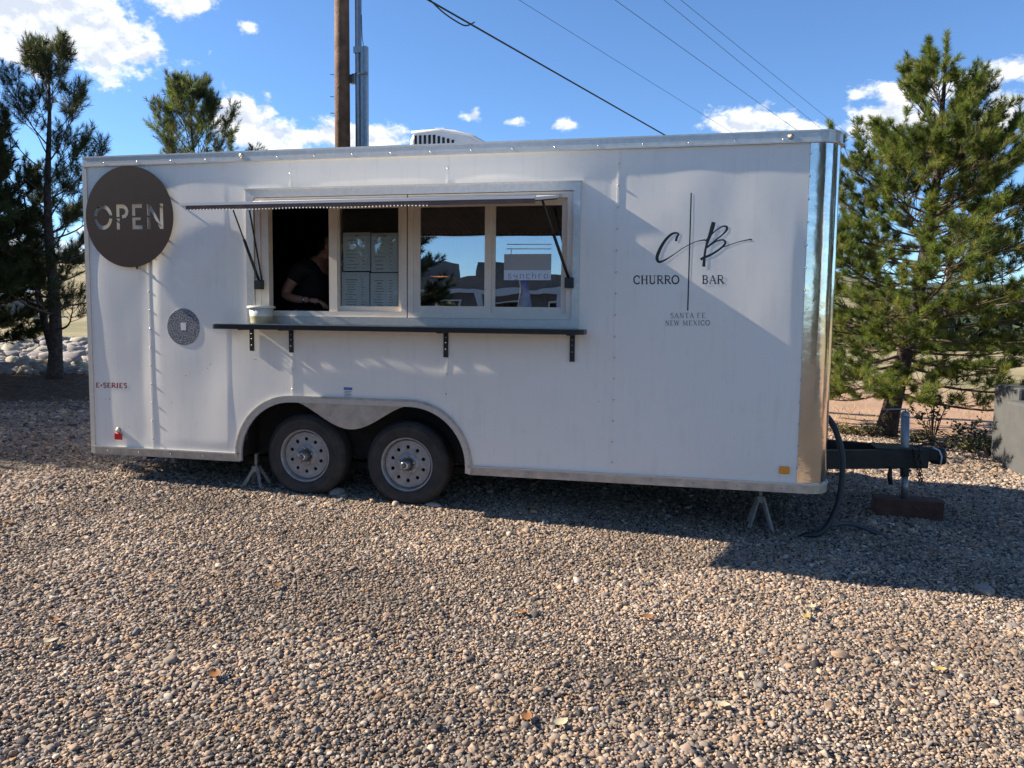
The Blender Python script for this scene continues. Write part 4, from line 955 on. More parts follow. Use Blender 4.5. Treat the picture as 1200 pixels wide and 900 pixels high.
def worker():
    px, py, pz = 1.86, .62, .44
    t = thing('person', 'person in a black T-shirt bending over the counter inside the open hatch', 'person', (px, py, pz))
    # body faces +x, leaning forward; shoulders line runs along y
    hip = (1.62, .66, 1.32)
    V = [(1.60, .66, 1.36, .145, .17), (1.63, .66, 1.55, .135, .165), (1.70, .66, 1.74, .13, .18), (1.75, .66, 1.87, .085, .12), (1.80, .66, 1.955, .052), (1.845, .66, 2.01, .06),
         # near arm (towards the camera)
         (1.70, .47, 1.85, .062), (1.60, .42, 1.70, .050), (1.585, .38, 1.615, .042), (1.73, .33, 1.585, .036), (1.85, .30, 1.58, .026),
         # far arm
         (1.74, .86, 1.85, .062), (1.76, .92, 1.70, .048), (1.80, .90, 1.60, .042), (1.95, .78, 1.55, .034), (2.04, .72, 1.53, .026),
         # legs
         (1.58, .57, 1.26, .10), (1.60, .56, .90, .062), (1.57, .55, .54, .040), (1.66, .54, .475, .035),
         (1.58, .76, 1.26, .10), (1.57, .77, .90, .062), (1.55, .77, .54, .040), (1.64, .78, .475, .035)]
    Ed = [(0, 1), (1, 2), (2, 3), (3, 4), (4, 5), (3, 6), (6, 7), (7, 8), (8, 9), (9, 10), (3, 11), (11, 12), (12, 13), (13, 14), (14, 15), (0, 16), (16, 17), (17, 18), (18, 19), (0, 20), (20, 21), (21, 22), (22, 23)]
    body = skinmesh('body', V, Ed, 'skin', t)
    # hands: palm and five fingers each, closing on the work
    for k, (w, d, side) in enumerate((((1.85, .30, 1.58), Vector((.93, .05, -.12)), 1), ((2.04, .72, 1.53), Vector((.9, -.3, -.15)), -1))):
        w = Vector(w); d.normalize(); s = d.cross(Vector((0, 0, 1))).normalized()*side; dn = Vector((0, 0, -1))
        hv = [(*w, .022), (*(w+d*.05), .026), (*(w+d*.085), .026)]; he = [(0, 1), (1, 2)]
        for f, (off, ln_) in enumerate(((-.030, .075), (-.010, .085), (.011, .080), (.030, .064))):
            b = w+d*.085+s*off; i = len(hv); c1 = b+d*ln_*.45+dn*.006; c2 = c1+d*ln_*.28+dn*.022; c3 = c2+d*ln_*.10+dn*.026
            hv += [(*b, .009), (*c1, .0085), (*c2, .008), (*c3, .0065)]; he += [(2, i), (i, i+1), (i+1, i+2), (i+2, i+3)]
        i = len(hv); b = w+d*.03-s*.028; hv += [(*b, .011), (*(b+d*.035-s*.022+dn*.012), .0095), (*(b+d*.062-s*.022+dn*.03), .008)]; he += [(1, i), (i, i+1), (i+1, i+2)]
        skinmesh('hand', hv, he, 'skin', t, 1)
    # head with nose, brow, jaw, ears; looks down and towards +x
    bm = bmesh.new(); bmesh.ops.create_uvsphere(bm, u_segments=32, v_segments=24, radius=1)
    for v in bm.verts:
        x, y, z = v.co; X = x*.098; Y = y*.076; Z = z*.115
        if z < -.1: X = X*(1-.10*abs(z)) + (.012*abs(z) if x > 0 else -.0); Y *= 1-.32*abs(z)
        if x > .8 and -.35 < z < .15 and abs(y) < .24: X += .022*(1-abs(y)/.24)*(1-abs(z+.15)/.5)           # nose
        if x > .7 and abs(z-.2) < .14: X += .005                                                          # brow
        if x > .6 and abs(z-.02) < .12 and .2 < abs(y) < .55: X -= .008                                    # eye sockets
        if x > .75 and abs(z+.52) < .06 and abs(y) < .35: X -= .004                                        # mouth line
        v.co = (X, Y, Z)
    rot = Matrix.Translation((1.885, .66, 2.045)) @ Matrix.Rotation(math.radians(-14), 4, 'Z') @ Matrix.Rotation(math.radians(26), 4, 'Y')
    hd = part('head', MB().bm(bm, True, rot), 'skin', t)
    for s in (-1, 1):
        e = bmesh.new(); bmesh.ops.create_uvsphere(e, u_segments=12, v_segments=8, radius=1)
        part('ear', MB().bm(e, True, rot @ Matrix.Translation((-.004, s*.078, .0)) @ Matrix.Rotation(s*.3, 4, 'Z') @ Matrix.Diagonal((.018, .009, .032, 1))), 'skin', hd)
        e = bmesh.new(); bmesh.ops.create_uvsphere(e, u_segments=10, v_segments=8, radius=.011)
        part('eye', MB().bm(e, True, rot @ Matrix.Translation((.083, s*.032, .008))), 'hair', hd)
    bm = bmesh.new(); bmesh.ops.create_uvsphere(bm, u_segments=32, v_segments=24, radius=1)
    dele = [v for v in bm.verts if v.co.z < .42 and v.co.x > -.05 - .8*(v.co.z) or v.co.z < -.45]
    bmesh.ops.delete(bm, geom=dele, context='VERTS')
    for v in bm.verts: v.co = Vector((v.co.x*.106, v.co.y*.083, v.co.z*.124+.004))*(1+.03*mnoise.noise(v.co*6))
    part('hair', MB().bm(bm, True, rot), 'hair', t)
    sv = [(1.60, .66, 1.30, .155, .18), (1.63, .66, 1.55, .147, .178), (1.70, .66, 1.74, .155, .205), (1.755, .66, 1.875, .112, .145), (1.70, .47, 1.855, .078), (1.615, .425, 1.735, .072), (1.74, .86, 1.855, .078), (1.76, .915, 1.735, .07), (1.775, .66, 1.915, .066)]
    skinmesh('t_shirt', sv, [(0, 1), (1, 2), (2, 3), (3, 4), (4, 5), (3, 6), (6, 7), (3, 8)], 'shirt', t)
    tv = [(1.60, .66, 1.33, .15, .178), (1.58, .57, 1.24, .112), (1.60, .56, .90, .078), (1.57, .55, .52, .062), (1.58, .76, 1.24, .112), (1.57, .77, .90, .078), (1.55, .77, .52, .062)]
    skinmesh('trousers', tv, [(0, 1), (1, 2), (2, 3), (0, 4), (4, 5), (5, 6)], 'trouser', t)
    part('bracelet', MB().lathe([(.032, -.005), (.034, 0), (.032, .005)], (1.80, .313, 1.582), 'x', 18), 'chrome', t)
worker()

# ================================================================== things around the trailer
def jack_stand(px, py, htop, label):
    g = Gp(px, py); x, y, z = g
    t = thing('jack_stand', label, 'jack stand', (x, y, z), 'jack stands under the trailer')
    zc = z+(htop-z)*.55
    for sx, sy in ((-1, -1), (1, -1), (1, 1), (-1, 1)): part('leg', MB().bar((x+sx*.085, y+sy*.085, z-.01), (x+sx*.018, y+sy*.018, zc), .022, .022, (sx, sy, 0)), 'standsteel', t)
    part('collar', MB().box((x-.028, y-.028, zc-.03), (x+.028, y+.028, zc+.02)), 'standsteel', t)
    part('post', MB().box((x-.011, y-.011, zc), (x+.011, y+.011, htop)), 'standsteel', t)
jack_stand(890, 617, .30, 'grey steel jack stand under the trailer sill near the polished corner')
jack_stand(301, 569, .30, 'grey steel jack stand in front of the rear wheel, at the wheel arch')
# timber under the tongue jack
g0 = Tz(jx, jy); zb = 0.02
bm = bmesh.new(); bmesh.ops.create_cube(bm, size=1); bmesh.ops.subdivide_edges(bm, edges=bm.edges, cuts=3, use_grid_fill=True)
for v in bm.verts: v.co = Vector((jx+.03+v.co.x*.50, jy+v.co.y*.20, (zb+g0-.02)/2+v.co.z*(zb-g0+.02))) + Vector((mnoise.noise(v.co*5)*.006, 0, mnoise.noise(v.co*4+Vector((3, 3, 3)))*.006))
solo('timber_block', MB().bm(bm), 'block', 'red brown timber block under the tongue jack', 'block', (jx+.03, jy, g0))
# power cable and hose
def path(pts, k=8): return [Vector(p) for p in smoothpts(pts, [1]*len(pts), k)[0]]
fx = XF+.004
gz = lambda x, y: Tz(x, y)
pc = [(fx-.02, .62, .78), (fx+.03, .60, .77), (5.975, .56, .66), (6.03, .52, .44), (6.01, .44, .18), (5.93, .34, .0), (5.84, .26, gz(5.84, .26)+.026), (5.76, .24, gz(5.76, .24)+.018), (5.68, .25, gz(5.68, .25)-.03)]
c_ = thing('power_cable', 'thick black power cable drooping from the trailer nose to the gravel', 'cable', (5.84, .3, gz(5.84, .3)))
part('cable', MB().tube(path(pc), .022, 10), 'hose_black', c_)
part('inlet_box', MB().box((XF-.002, .54, .70), (XF+.05, .69, .86), .008), 'hubgrey', c_)
hp = [(5.82, .34, gz(5.82, .34)+.02), (5.93, .42, gz(5.93, .42)+.05), (6.10, .52, gz(6.1, .5)+.06), (6.25, .50, gz(6.25, .5)+.03), (6.34, .42, gz(6.34, .42)+.006), (6.42, .3, gz(6.42, .3)-.02)]
solo('water_hose', MB().tube(path(hp), .017, 8), 'hose_grey', 'grey hose arching out of the gravel beside the power cable', 'hose', (5.82, .34, gz(5.82, .34)))
M['terracotta'] = mat('terracotta_clay', (.35, .17, .09), .8, 0, .15, 9)
q = Gp(977, 512); q = P(978, 500, 1.9)
solo('clay_pot', MB().lathe([(.001, 0), (.09, 0), (.12, .20), (.135, .20), (.135, .25), (.115, .25), (.1, .05), (.001, .05)], (6.22, 2.9, Tz(6.22, 2.9)), 'z', 24), 'terracotta', 'terracotta clay pot beyond the trailer tongue', 'pot', (6.22, 2.9, Tz(6.22, 2.9)))
# loose rocks
def rock(name, p, s, m, label, cat='rock', seed=0, group=None, me=None, rz=0):
    if me is None:
        bm = bmesh.new(); bmesh.ops.create_icosphere(bm, subdivisions=2, radius=1)
        for v in bm.verts:
            n = v.co.normalized(); v.co = v.co*(1+.28*mnoise.noise(n*1.3+Vector((seed*7.1, seed, 2)))+.10*mnoise.noise(n*3+Vector((seed, 4, 2))))
        me = mesh_of(name, MB().bm(bm, True), m)
    o = link(name, me, None, p); o.scale = s; o.rotation_euler = (0, 0, rz); tag(o, label, cat, group); return o
for px, py, s, mm, lab, sd in ((395, 580, (.075, .055, .045), 'rock', 'grey stone wedged between the two trailer wheels', 1), (464, 592, (.04, .03, .026), 'rockpink', 'tan stone at the front wheel of the trailer', 2), (508, 593, (.07, .05, .022), 'rockpink', 'flat brown stone behind the tread of the front wheel', 3), (1092, 604, (.08, .055, .035), 'rockpink', 'pale stone leaning on the timber block', 4), (1153, 694, (.07, .05, .035), 'rock', 'grey stone at the shadow edge, alone on the gravel', 5)):
    g = Gp(px, py); rock('stone', (g[0], g[1], g[2]+s[2]*.35), s, mm, lab, 'stone', sd, None, None, sd)
# fallen leaves
lf = [(252, 798, 'leafb', .055), (58, 758, 'leafw', .05), (65, 733, 'leafb', .045), (950, 716, 'leafw', .05), (945, 727, 'leafy', .045), (655, 855, 'leafw', .05), (617, 848, 'leafb', .05), (10, 615, 'leafb', .06), (172, 546, 'leafb', .05), (845, 832, 'leafw', .045), (758, 728, 'leafb', .05), (610, 722, 'leafb', .04), (1100, 790, 'leafy', .04), (325, 690, 'leafb', .04)]
cols = {'leafb': 'brown', 'leafw': 'bleached', 'leafy': 'yellow'}
near = {0: 'largest curled brown fallen leaf lying on the sunlit gravel'}
for i, (px, py, m, s) in enumerate(lf):
    g = Gp(px, py); rr = random.Random(i); mb = MB(); n = 9; vs = []; az = rr.uniform(0, 6.28); curl = rr.uniform(.25, .5)
    for k in range(n):
        u = k/(n-1); hw = .42*math.sin(PI*u**.8)+.02; 
        for w in (-1, 0, 1):
            lx, ly = (u-.5)*s*1.6, w*hw*s; lz = .022+curl*s*(abs(w)*.35+(u-.5)**2*1.2)
            vs.append((g[0]+lx*math.cos(az)-ly*math.sin(az), g[1]+lx*math.sin(az)+ly*math.cos(az), g[2]+lz))
    for k in range(n-1):
        for j in range(2): a = k*3+j; mb.add([], []); 
    fs = [(k*3+j, k*3+j+1, k*3+j+4, k*3+j+3) for k in range(n-1) for j in range(2)]
    mb.add(vs, fs, True)
    solo('fallen_leaf', mb, m, f'{cols[m]} dry leaf lying on the gravel in front of the trailer', 'leaf', tuple(g), f'{cols[m]} leaves on the gravel')
# concrete blocks
gb = Gp(1173, 548); bx, by = gb[0], gb[1]
def block(x0, y0, x1, y1, z0, z1, ch=.05):
    bm = bmesh.new(); bmesh.ops.create_cube(bm, size=1)
    for v in bm.verts: v.co = Vector(((x0+x1)/2+v.co.x*(x1-x0), (y0+y1)/2+v.co.y*(y1-y0), (z0+z1)/2+v.co.z*(z1-z0)))
    bmesh.ops.bevel(bm, geom=list(bm.edges), offset=ch, segments=2, affect='EDGES', profile=.6); return MB().bm(bm)
def rotz(mb, c, a):
    ca, sa = math.cos(a), math.sin(a); mb.v = [(c[0]+(x-c[0])*ca-(y-c[1])*sa, c[1]+(x-c[0])*sa+(y-c[1])*ca, z) for x, y, z in mb.v]; return mb
zc = Tz(bx, by)
solo('concrete_block', rotz(block(bx, by-.62, bx+1.2, by, zc-.03, zc+.77, .035), (bx, by), .12), 'concrete', 'big grey concrete block standing on the gravel beyond the tongue', 'block', (bx+.5, by, zc))
solo('concrete_block', rotz(block(bx+.16, by+.04, bx+1.2, by+.6, zc-.03, zc+.90, .03), (bx, by), .12), 'concrete', 'taller concrete block set behind the big front one', 'block', (bx+.6, by+.3, zc))

# ------------------------------------------------------------------ poles and wires
def poles():
    b = DP(401.5, 172, 15.0); x, y = b[0], b[1]; z0 = Tz(x, y)
    t = thing('utility_pole', 'tall brown wooden utility pole behind the trailer', 'utility pole', (x, y, z0))
    part('pole_shaft', MB().tube([(x, y, z0-.3), (x, y, z0+6), (x, y, z0+13.2)], [.155, .140, .115], 20), 'polewood', t)
    part('crossarm', MB().bar((x-1.0, y-.5, z0+12.4), (x+1.0, y+.5, z0+12.4), .09, .12), 'polewood', t)
    for z in (5.2, 5.5, 5.9, 8.0): part('step_bolt', MB().tube([(x-.14, y-.05, z), (x-.20, y-.10, z)], .008, 6), 'galv', t)
    s = DP(420.5, 172, 15.0); sx, sy = s[0], s[1]
    m = thing('steel_mast', 'grey galvanised steel mast beside the wooden utility pole', 'mast', (sx, sy, z0))
    part('mast_tube', MB().tube([(sx, sy, z0-.2), (sx, sy, z0+11)], .062, 16), 'galv', m)
    c = DP(427.8, 172, 14.9); zt_ = DP(427, 58, 14.9)[2]
    part('conduit', MB().box((c[0]-.06, c[1]-.05, z0), (c[0]+.055, c[1]+.05, zt_)), 'galv', m)
    part('conduit_seam', MB().box((c[0]-.003, c[1]-.056, z0), (c[0]+.006, c[1]-.0505, zt_-.02)), 'hubgrey', m)
    part('strap', MB().box((sx-.07, sy-.075, DP(420, 66, 15)[2]), (sx+.07, sy+.07, DP(420, 59, 15)[2])), 'galv', m)
    part('strap', MB().tube([(sx-.08, sy-.12, DP(420, 91, 15)[2]), (c[0]+.09, c[1]-.12, DP(420, 91, 15)[2]), (c[0]+.10, c[1]-.10, DP(420, 94, 15)[2])], .010, 6), 'hubgrey', m)
    bz = DP(414, 93, 15)
    part('stand_off_bracket', MB().box((bz[0]-.05, bz[1]-.05, bz[2]-.08), (bz[0]+.05, bz[1]+.05, bz[2]+.08)), 'galv', m)
    part('riser_wire', MB().tube([(c[0]-.02, c[1], zt_-.02), (c[0]-.05, c[1], zt_+.2), (sx+.065, sy, zt_+.6)], .006, 6), 'wire', m)
    # far pole, mostly behind the right pine
    f = DP(1112, 300, 60.0); fz = Tz(f[0], f[1])
    t2 = thing('utility_pole', 'distant wooden utility pole seen through the right pine', 'utility pole', (f[0], f[1], fz))
    part('pole_shaft', MB().tube([(f[0], f[1], fz-.3), (f[0], f[1], fz+11.5)], [.15, .11], 12), 'polewood', t2)
    part('crossarm', MB().bar((f[0]-1.1, f[1]-.4, fz+9.2), (f[0]+1.1, f[1]+.4, fz+9.2), .09, .12), 'polewood', t2)
    wires = [((503, 0), (785, 160), .020, 'thick black service cable with a slack loop slung from the utility pole'), ((610, 0), (865, 158), .0055, 'thin overhead wire next above the thick service cable'), ((723, 0), (940, 155), .008, 'overhead wire, lowest of the three high parallel ones'), ((780, 0), (967, 153), .008, 'overhead wire, middle one of the three high parallel ones'), ((800, 0), (986, 150), .008, 'overhead wire, topmost of the three high parallel ones')]
    for i, (a, c2, r, lab) in enumerate(wires):
        # end points: at the near pole (15 m) and at the far pole (60 m), following the photographed line
        sl_ = (c2[1]-a[1])/(c2[0]-a[0])
        A = DP(404, a[1]+(404-a[0])*sl_, 15.0); B = DP(1112, c2[1]+(1112-c2[0])*sl_, 60.0)
        pts = []
        for k in range(25):
            u = k/24; p = A+(B-A)*u; p = p-np.array([0, 0, 1])*(.25*4*u*(1-u)*.25); pts.append(tuple(p))
        # mid check keeps the span passing the photographed points
        w = thing('overhead_wire', lab, 'wire', tuple(A)) if i == 0 else None
        if w:
            part('span', MB().tube(pts, r, 6), 'wire', w)
            q = [DP(503, -1, 17.0), DP(520, 15, 17.4), DP(538, 27, 17.8), DP(547, 30, 17.9), DP(556, 26, 18.1)]
            part('slack_loop', MB().tube(path([tuple(v) for v in q], 6), r*.8, 6), 'wire', w)
        else: solo('overhead_wire', MB().tube(pts, r, 5), 'wire', lab, 'wire', tuple(A))
poles()

# ------------------------------------------------------------------ vegetation
def needle_mat(name, tr=.5):
    m = bpy.data.materials.new(name); m.use_nodes = True; nt = m.node_tree; bs = nt.nodes['Principled BSDF']
    at = nt.nodes.new('ShaderNodeAttribute'); at.attribute_name = 'ncol'; nt.links.new(at.outputs['Color'], bs.inputs['Base Color']); bs.inputs['Roughness'].default_value = .5; bs.inputs['Specular IOR Level'].default_value = .35
    tl = nt.nodes.new('ShaderNodeBsdfTranslucent'); nt.links.new(at.outputs['Color'], tl.inputs[0]); mx = nt.nodes.new('ShaderNodeMixShader'); mx.inputs[0].default_value = tr
    out = nt.nodes['Material Output']; nt.links.new(bs.outputs[0], mx.inputs[1]); nt.links.new(tl.outputs[0], mx.inputs[2]); nt.links.new(mx.outputs[0], out.inputs[0]); return m
M['needle'] = needle_mat('pine_needles')
def needles_mesh(shoots, rs, n_per, nl, nw, pal):     # shoots: (base, dir, length); bottle-brush of needles round every shoot
    S = np.array([np.concatenate([a, d, [l]]) for a, d, l in shoots]); ns = len(S)
    A = np.repeat(S[:, :3], n_per, 0); D = np.repeat(S[:, 3:6], n_per, 0); L = np.repeat(S[:, 6], n_per); n = len(A)
    t = rs.uniform(0, 1, n)**.8
    rad = rs.normal(0, 1, (n, 3)); rad -= (rad*D).sum(1, keepdims=True)*D; rad /= np.linalg.norm(rad, axis=1, keepdims=True)+1e-9
    fwd = (.45+.9*t**2)[:, None]
    nd = D*fwd+rad*(.95-.45*t**3)[:, None]+np.array([0, 0, .10]); nd /= np.linalg.norm(nd, axis=1, keepdims=True)
    base = A+D*(t*L)[:, None]; ln = nl*rs.uniform(.75, 1.2, n)
    side = np.cross(nd, rs.normal(0, 1, (n, 3))); side /= np.linalg.norm(side, axis=1, keepdims=True)+1e-9
    v = np.empty((n, 3, 3)); v[:, 0] = base-side*nw/2; v[:, 1] = base+side*nw/2; v[:, 2] = base+nd*ln[:, None]
    me = bpy.data.meshes.new('crown'); me.vertices.add(n*3); me.vertices.foreach_set('co', v.ravel()); me.loops.add(n*3); me.loops.foreach_set('vertex_index', np.arange(n*3, dtype=np.int32))
    me.polygons.add(n); me.polygons.foreach_set('loop_start', np.arange(0, n*3, 3, dtype=np.int32)); me.polygons.foreach_set('loop_total', np.full(n, 3, np.int32)); me.update()
    pc = np.array(pal)[rs.choice(len(pal), ns)]*rs.uniform(.75, 1.25, (ns, 1)); c = np.repeat(pc, n_per, 0)*rs.uniform(.8, 1.2, (n, 1)); c = np.repeat(c, 3, 0)
    at = me.attributes.new('ncol', 'FLOAT_COLOR', 'POINT'); at.data.foreach_set('color', np.concatenate([np.clip(c, 0, 1), np.ones((n*3, 1))], 1).ravel().astype(np.float32))
    me.materials.append(M['needle']); return me
def curve_limb(p, az, el0, el1, length, rs, k=8, wig=.10):
    pts = [np.array(p)]; d = None; a = az
    for i in range(k):
        u = (i+.5)/k; el = el0+(el1-el0)*u**1.4; a += rs.normal(0, wig); d = np.array([math.cos(el)*math.cos(a), math.cos(el)*math.sin(a), math.sin(el)]); pts.append(pts[-1]+d*length/k)
    return pts
def pine(name, base, H, label, seed, nlimb, Lf, h0, el_low, el_high, lean=(0, 0), trunk_r=.12, twigs=7, shoots=4, shoot_len=(.12, .24), nl=.085, nw=.005, n_per=45, pal=None, start=.3, group=None, extra=None, tw_len=(.22, .5), fork=None, hmax=None, limb_r=.34, droop=.03, clump=.25):
    rs = np.random.RandomState(seed); bx, by, bz = base
    t = thing(name, label, 'tree', (bx, by, bz), group)
    tb = MB(); br = MB(); sh = []
    def tp(h): 
        u = h/H; return np.array([lean[0]*min(1, u*1.6)+.03*math.sin(h*1.7+seed), lean[1]*u+.03*math.cos(h*1.3+seed), h])
    hs = np.linspace(-.1, H*.97, 24)
    tb.tube([tp(h) for h in hs], [max(.012, trunk_r*(1-max(0, h)/H)**.85+(.045*math.exp(-max(0, h)*5))) for h in hs], 12)
    if fork:                                             # second stem leaving low
        fp = curve_limb(tp(fork[0]), fork[1], fork[2], fork[3], fork[4], rs, 12, .04); tb.tube(fp, [fork[5]*(1-.8*i/12) for i in range(13)], 9)
    limbs = []
    for i in range(nlimb):
        u = (i+rs.uniform(0, .8))/nlimb; h = h0+((hmax or H*.93)-h0)*u**.95; az = i*2.399+rs.normal(0, .35)
        el0 = el_low[0]+(el_high[0]-el_low[0])*u; el1 = el_low[1]+(el_high[1]-el_low[1])*u
        L = Lf(h)*rs.uniform(.72, 1.12); limbs.append((tp(h), az, el0+rs.normal(0, .08), el1+rs.normal(0, .1), L, trunk_r*limb_r*(1-u*.6)))
    if fork:
        for i in range(fork[6]): j = 3+int(rs.uniform(0, 10)); limbs.append((np.array(fp[j]), rs.uniform(0, 6.28), .2, 1.0, fork[7]*rs.uniform(.6, 1.1), fork[5]*.4))
    if extra:
        for e in extra: limbs.append((tp(e[0]), *e[1:]))
    for p, az, e0, e1, L, r in limbs:
        pts = curve_limb(p, az, e0, e1, L, rs)
        br.tube(pts, [max(.005, r*(1-.85*i/8)) for i in range(9)], 6, False)
        for w in range(twigs):
            f = start+(1-start)*(w+rs.uniform(0, 1))/twigs; x = f*8; i = min(7, int(x)); q = pts[i]+(pts[i+1]-pts[i])*(x-i); d = (pts[i+1]-pts[i])/np.linalg.norm(pts[i+1]-pts[i])
            s = np.cross(d, [0, 0, 1]); s /= np.linalg.norm(s)+1e-9; sg = 1 if w % 2 else -1
            td = d*rs.uniform(.55, 1.0)+s*sg*rs.uniform(.3, .9)+np.array([0, 0, rs.uniform(-.05, .55)]); td /= np.linalg.norm(td)
            tl = rs.uniform(*tw_len)*min(1.0, .45+L*.5)*(1.15-f*.4)
            e = q+td*tl; mid = q+td*tl*.5+np.array([0, 0, -droop*tl]); br.tube([q, mid, e], [.007, .005, .004], 3, False)
            for k in range(shoots):
                g = rs.uniform(clump, 1.0) if k else 1.0; b = q+(e-q)*g; sd = td*.8+rs.normal(0, .45, 3)+np.array([0, 0, .45]); sd /= np.linalg.norm(sd); sh.append((b, sd, rs.uniform(*shoot_len)))
        sd = (pts[-1]-pts[-2]); sd /= np.linalg.norm(sd); sh.append((pts[-1], sd, shoot_len[1]*1.2))
        for k in range(3): sh.append((pts[-2]+(pts[-1]-pts[-2])*rs.rand(), (lambda z: z/np.linalg.norm(z))(sd+rs.normal(0, .4, 3)), shoot_len[1]))
    # leader and its brush
    for k in range(12): sh.append((tp(H*(.905+.0062*k)), (lambda z: z/np.linalg.norm(z))(np.array([rs.normal(0, .22), rs.normal(0, .22), 1.])), shoot_len[1]*.9))
    o1 = link('trunk', mesh_of('trunk', tb, 'bark'), t); o2 = link('branches', mesh_of('branches', br, 'twig', recalc=False), o1)
    o3 = link('crown', needles_mesh(sh, rs, n_per, nl, nw, pal), t)
    return t
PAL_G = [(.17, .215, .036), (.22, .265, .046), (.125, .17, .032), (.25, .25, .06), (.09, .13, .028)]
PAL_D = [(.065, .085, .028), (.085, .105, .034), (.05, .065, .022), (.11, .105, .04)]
def at_ground(px, py): g = Gp(px, py); return (g[0], g[1], Tz(g[0], g[1])-.02)
# right pine
bR = at_ground(1040, 511)
LfR = lambda h: float(np.interp(h, [.5, 1.0, 2.0, 2.6, 3.0, 3.4, 3.8], [1.9, 2.2, 2.25, 2.05, 1.75, 1.25, .7]))
topR = [(4.15, .3, .8, 1.3, .70, .02), (4.2, 2.6, .9, 1.4, .85, .02), (4.3, 4.4, .8, 1.2, .6, .02), (4.55, 3.2, 1.0, 1.5, .55, .016), (4.1, 5.5, .6, 1.1, .7, .02)]
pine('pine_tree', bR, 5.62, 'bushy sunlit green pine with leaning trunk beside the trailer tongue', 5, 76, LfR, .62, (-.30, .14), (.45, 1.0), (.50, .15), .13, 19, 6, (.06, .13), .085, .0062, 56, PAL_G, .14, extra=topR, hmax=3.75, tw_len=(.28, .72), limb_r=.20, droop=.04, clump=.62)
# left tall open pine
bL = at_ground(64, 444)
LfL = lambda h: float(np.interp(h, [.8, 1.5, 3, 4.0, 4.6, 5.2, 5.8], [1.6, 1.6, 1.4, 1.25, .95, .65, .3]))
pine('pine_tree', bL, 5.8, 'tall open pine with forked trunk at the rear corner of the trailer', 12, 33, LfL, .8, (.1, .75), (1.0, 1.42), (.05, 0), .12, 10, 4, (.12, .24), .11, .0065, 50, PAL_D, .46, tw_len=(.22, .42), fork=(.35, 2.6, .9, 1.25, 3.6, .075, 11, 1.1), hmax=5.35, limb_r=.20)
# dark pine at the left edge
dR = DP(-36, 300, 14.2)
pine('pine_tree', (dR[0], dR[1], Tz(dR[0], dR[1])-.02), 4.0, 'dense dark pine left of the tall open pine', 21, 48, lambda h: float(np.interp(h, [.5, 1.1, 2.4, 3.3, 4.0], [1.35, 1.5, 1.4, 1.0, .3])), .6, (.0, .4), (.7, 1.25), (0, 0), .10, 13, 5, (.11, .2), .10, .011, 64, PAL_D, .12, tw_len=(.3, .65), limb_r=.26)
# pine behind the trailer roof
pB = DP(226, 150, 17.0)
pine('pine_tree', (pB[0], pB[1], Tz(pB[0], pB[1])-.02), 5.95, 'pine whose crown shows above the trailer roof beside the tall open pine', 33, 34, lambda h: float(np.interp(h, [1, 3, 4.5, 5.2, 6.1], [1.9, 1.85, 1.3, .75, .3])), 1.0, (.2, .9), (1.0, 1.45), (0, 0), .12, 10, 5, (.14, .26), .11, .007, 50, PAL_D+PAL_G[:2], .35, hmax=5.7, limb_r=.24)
# pines out of the picture on the left whose shade lies on the gravel
def copy_tree(o, loc, rz, label, s=1.0):
    c = o.copy(); COL.objects.link(c); c.location = loc; c.rotation_euler = (0, 0, rz); c.scale = (s, s, s); c['label'] = label
    def rec(a, b):
        for chd in a.children:
            d = chd.copy(); COL.objects.link(d); d.parent = b; rec(chd, d)
    rec(o, c); return c
dark = [o for o in COL.objects if o.type == 'EMPTY' and o.get('label', '').startswith('dense dark pine')][0]
for cx_, cy_, rz_, sc_, lb_ in ((-7.6, 4.0, 1.7, 1.4, 'dense pine shading the gravel behind the trailer'), (-7.2, 2.7, 3.0, 1.42, 'dense pine second from the lot edge shading the gravel'), (-6.6, 1.5, 4.1, 1.25, 'dense pine at the lot edge casting shade up to the trailer bumper'),
                                (-5.2, -5.7, 2.9, 1.35, 'dense pine at the near edge of the lot'), (-10.8, 3.1, .3, 1.85, 'tall unseen pine added beyond the lot edge to deepen the gravel shade'), (-10.6, 5.2, 5.3, 1.75, 'tall unseen pine added beside the rock bed to deepen the gravel shade'),  # unseen second row, added to thicken the shade on the gravel
                                (14.5, -.5, .9, 1.5, 'dense pine at the far right edge of the lot'), (17.5, 3.5, 2.0, 1.65, 'dense pine beyond the concrete blocks'), (12.5, -12, 3.3, 1.6, 'dense pine across the lot mirrored in the polished corner')):
    copy_tree(dark, (cx_, cy_, Tz(cx_, cy_)), rz_, lb_, sc_)
# trees behind the camera, mirrored in the panes
copy_tree(dark, (-4.3, -16.0, Tz(-4.3, -16.0)), .4, 'dense pine across the lot mirrored in the middle pane', 1.55)
copy_tree(dark, (-8.5, -19, Tz(-8.5, -19)), 2.2, 'dense pine across the lot at the stucco building corner', 1.4)

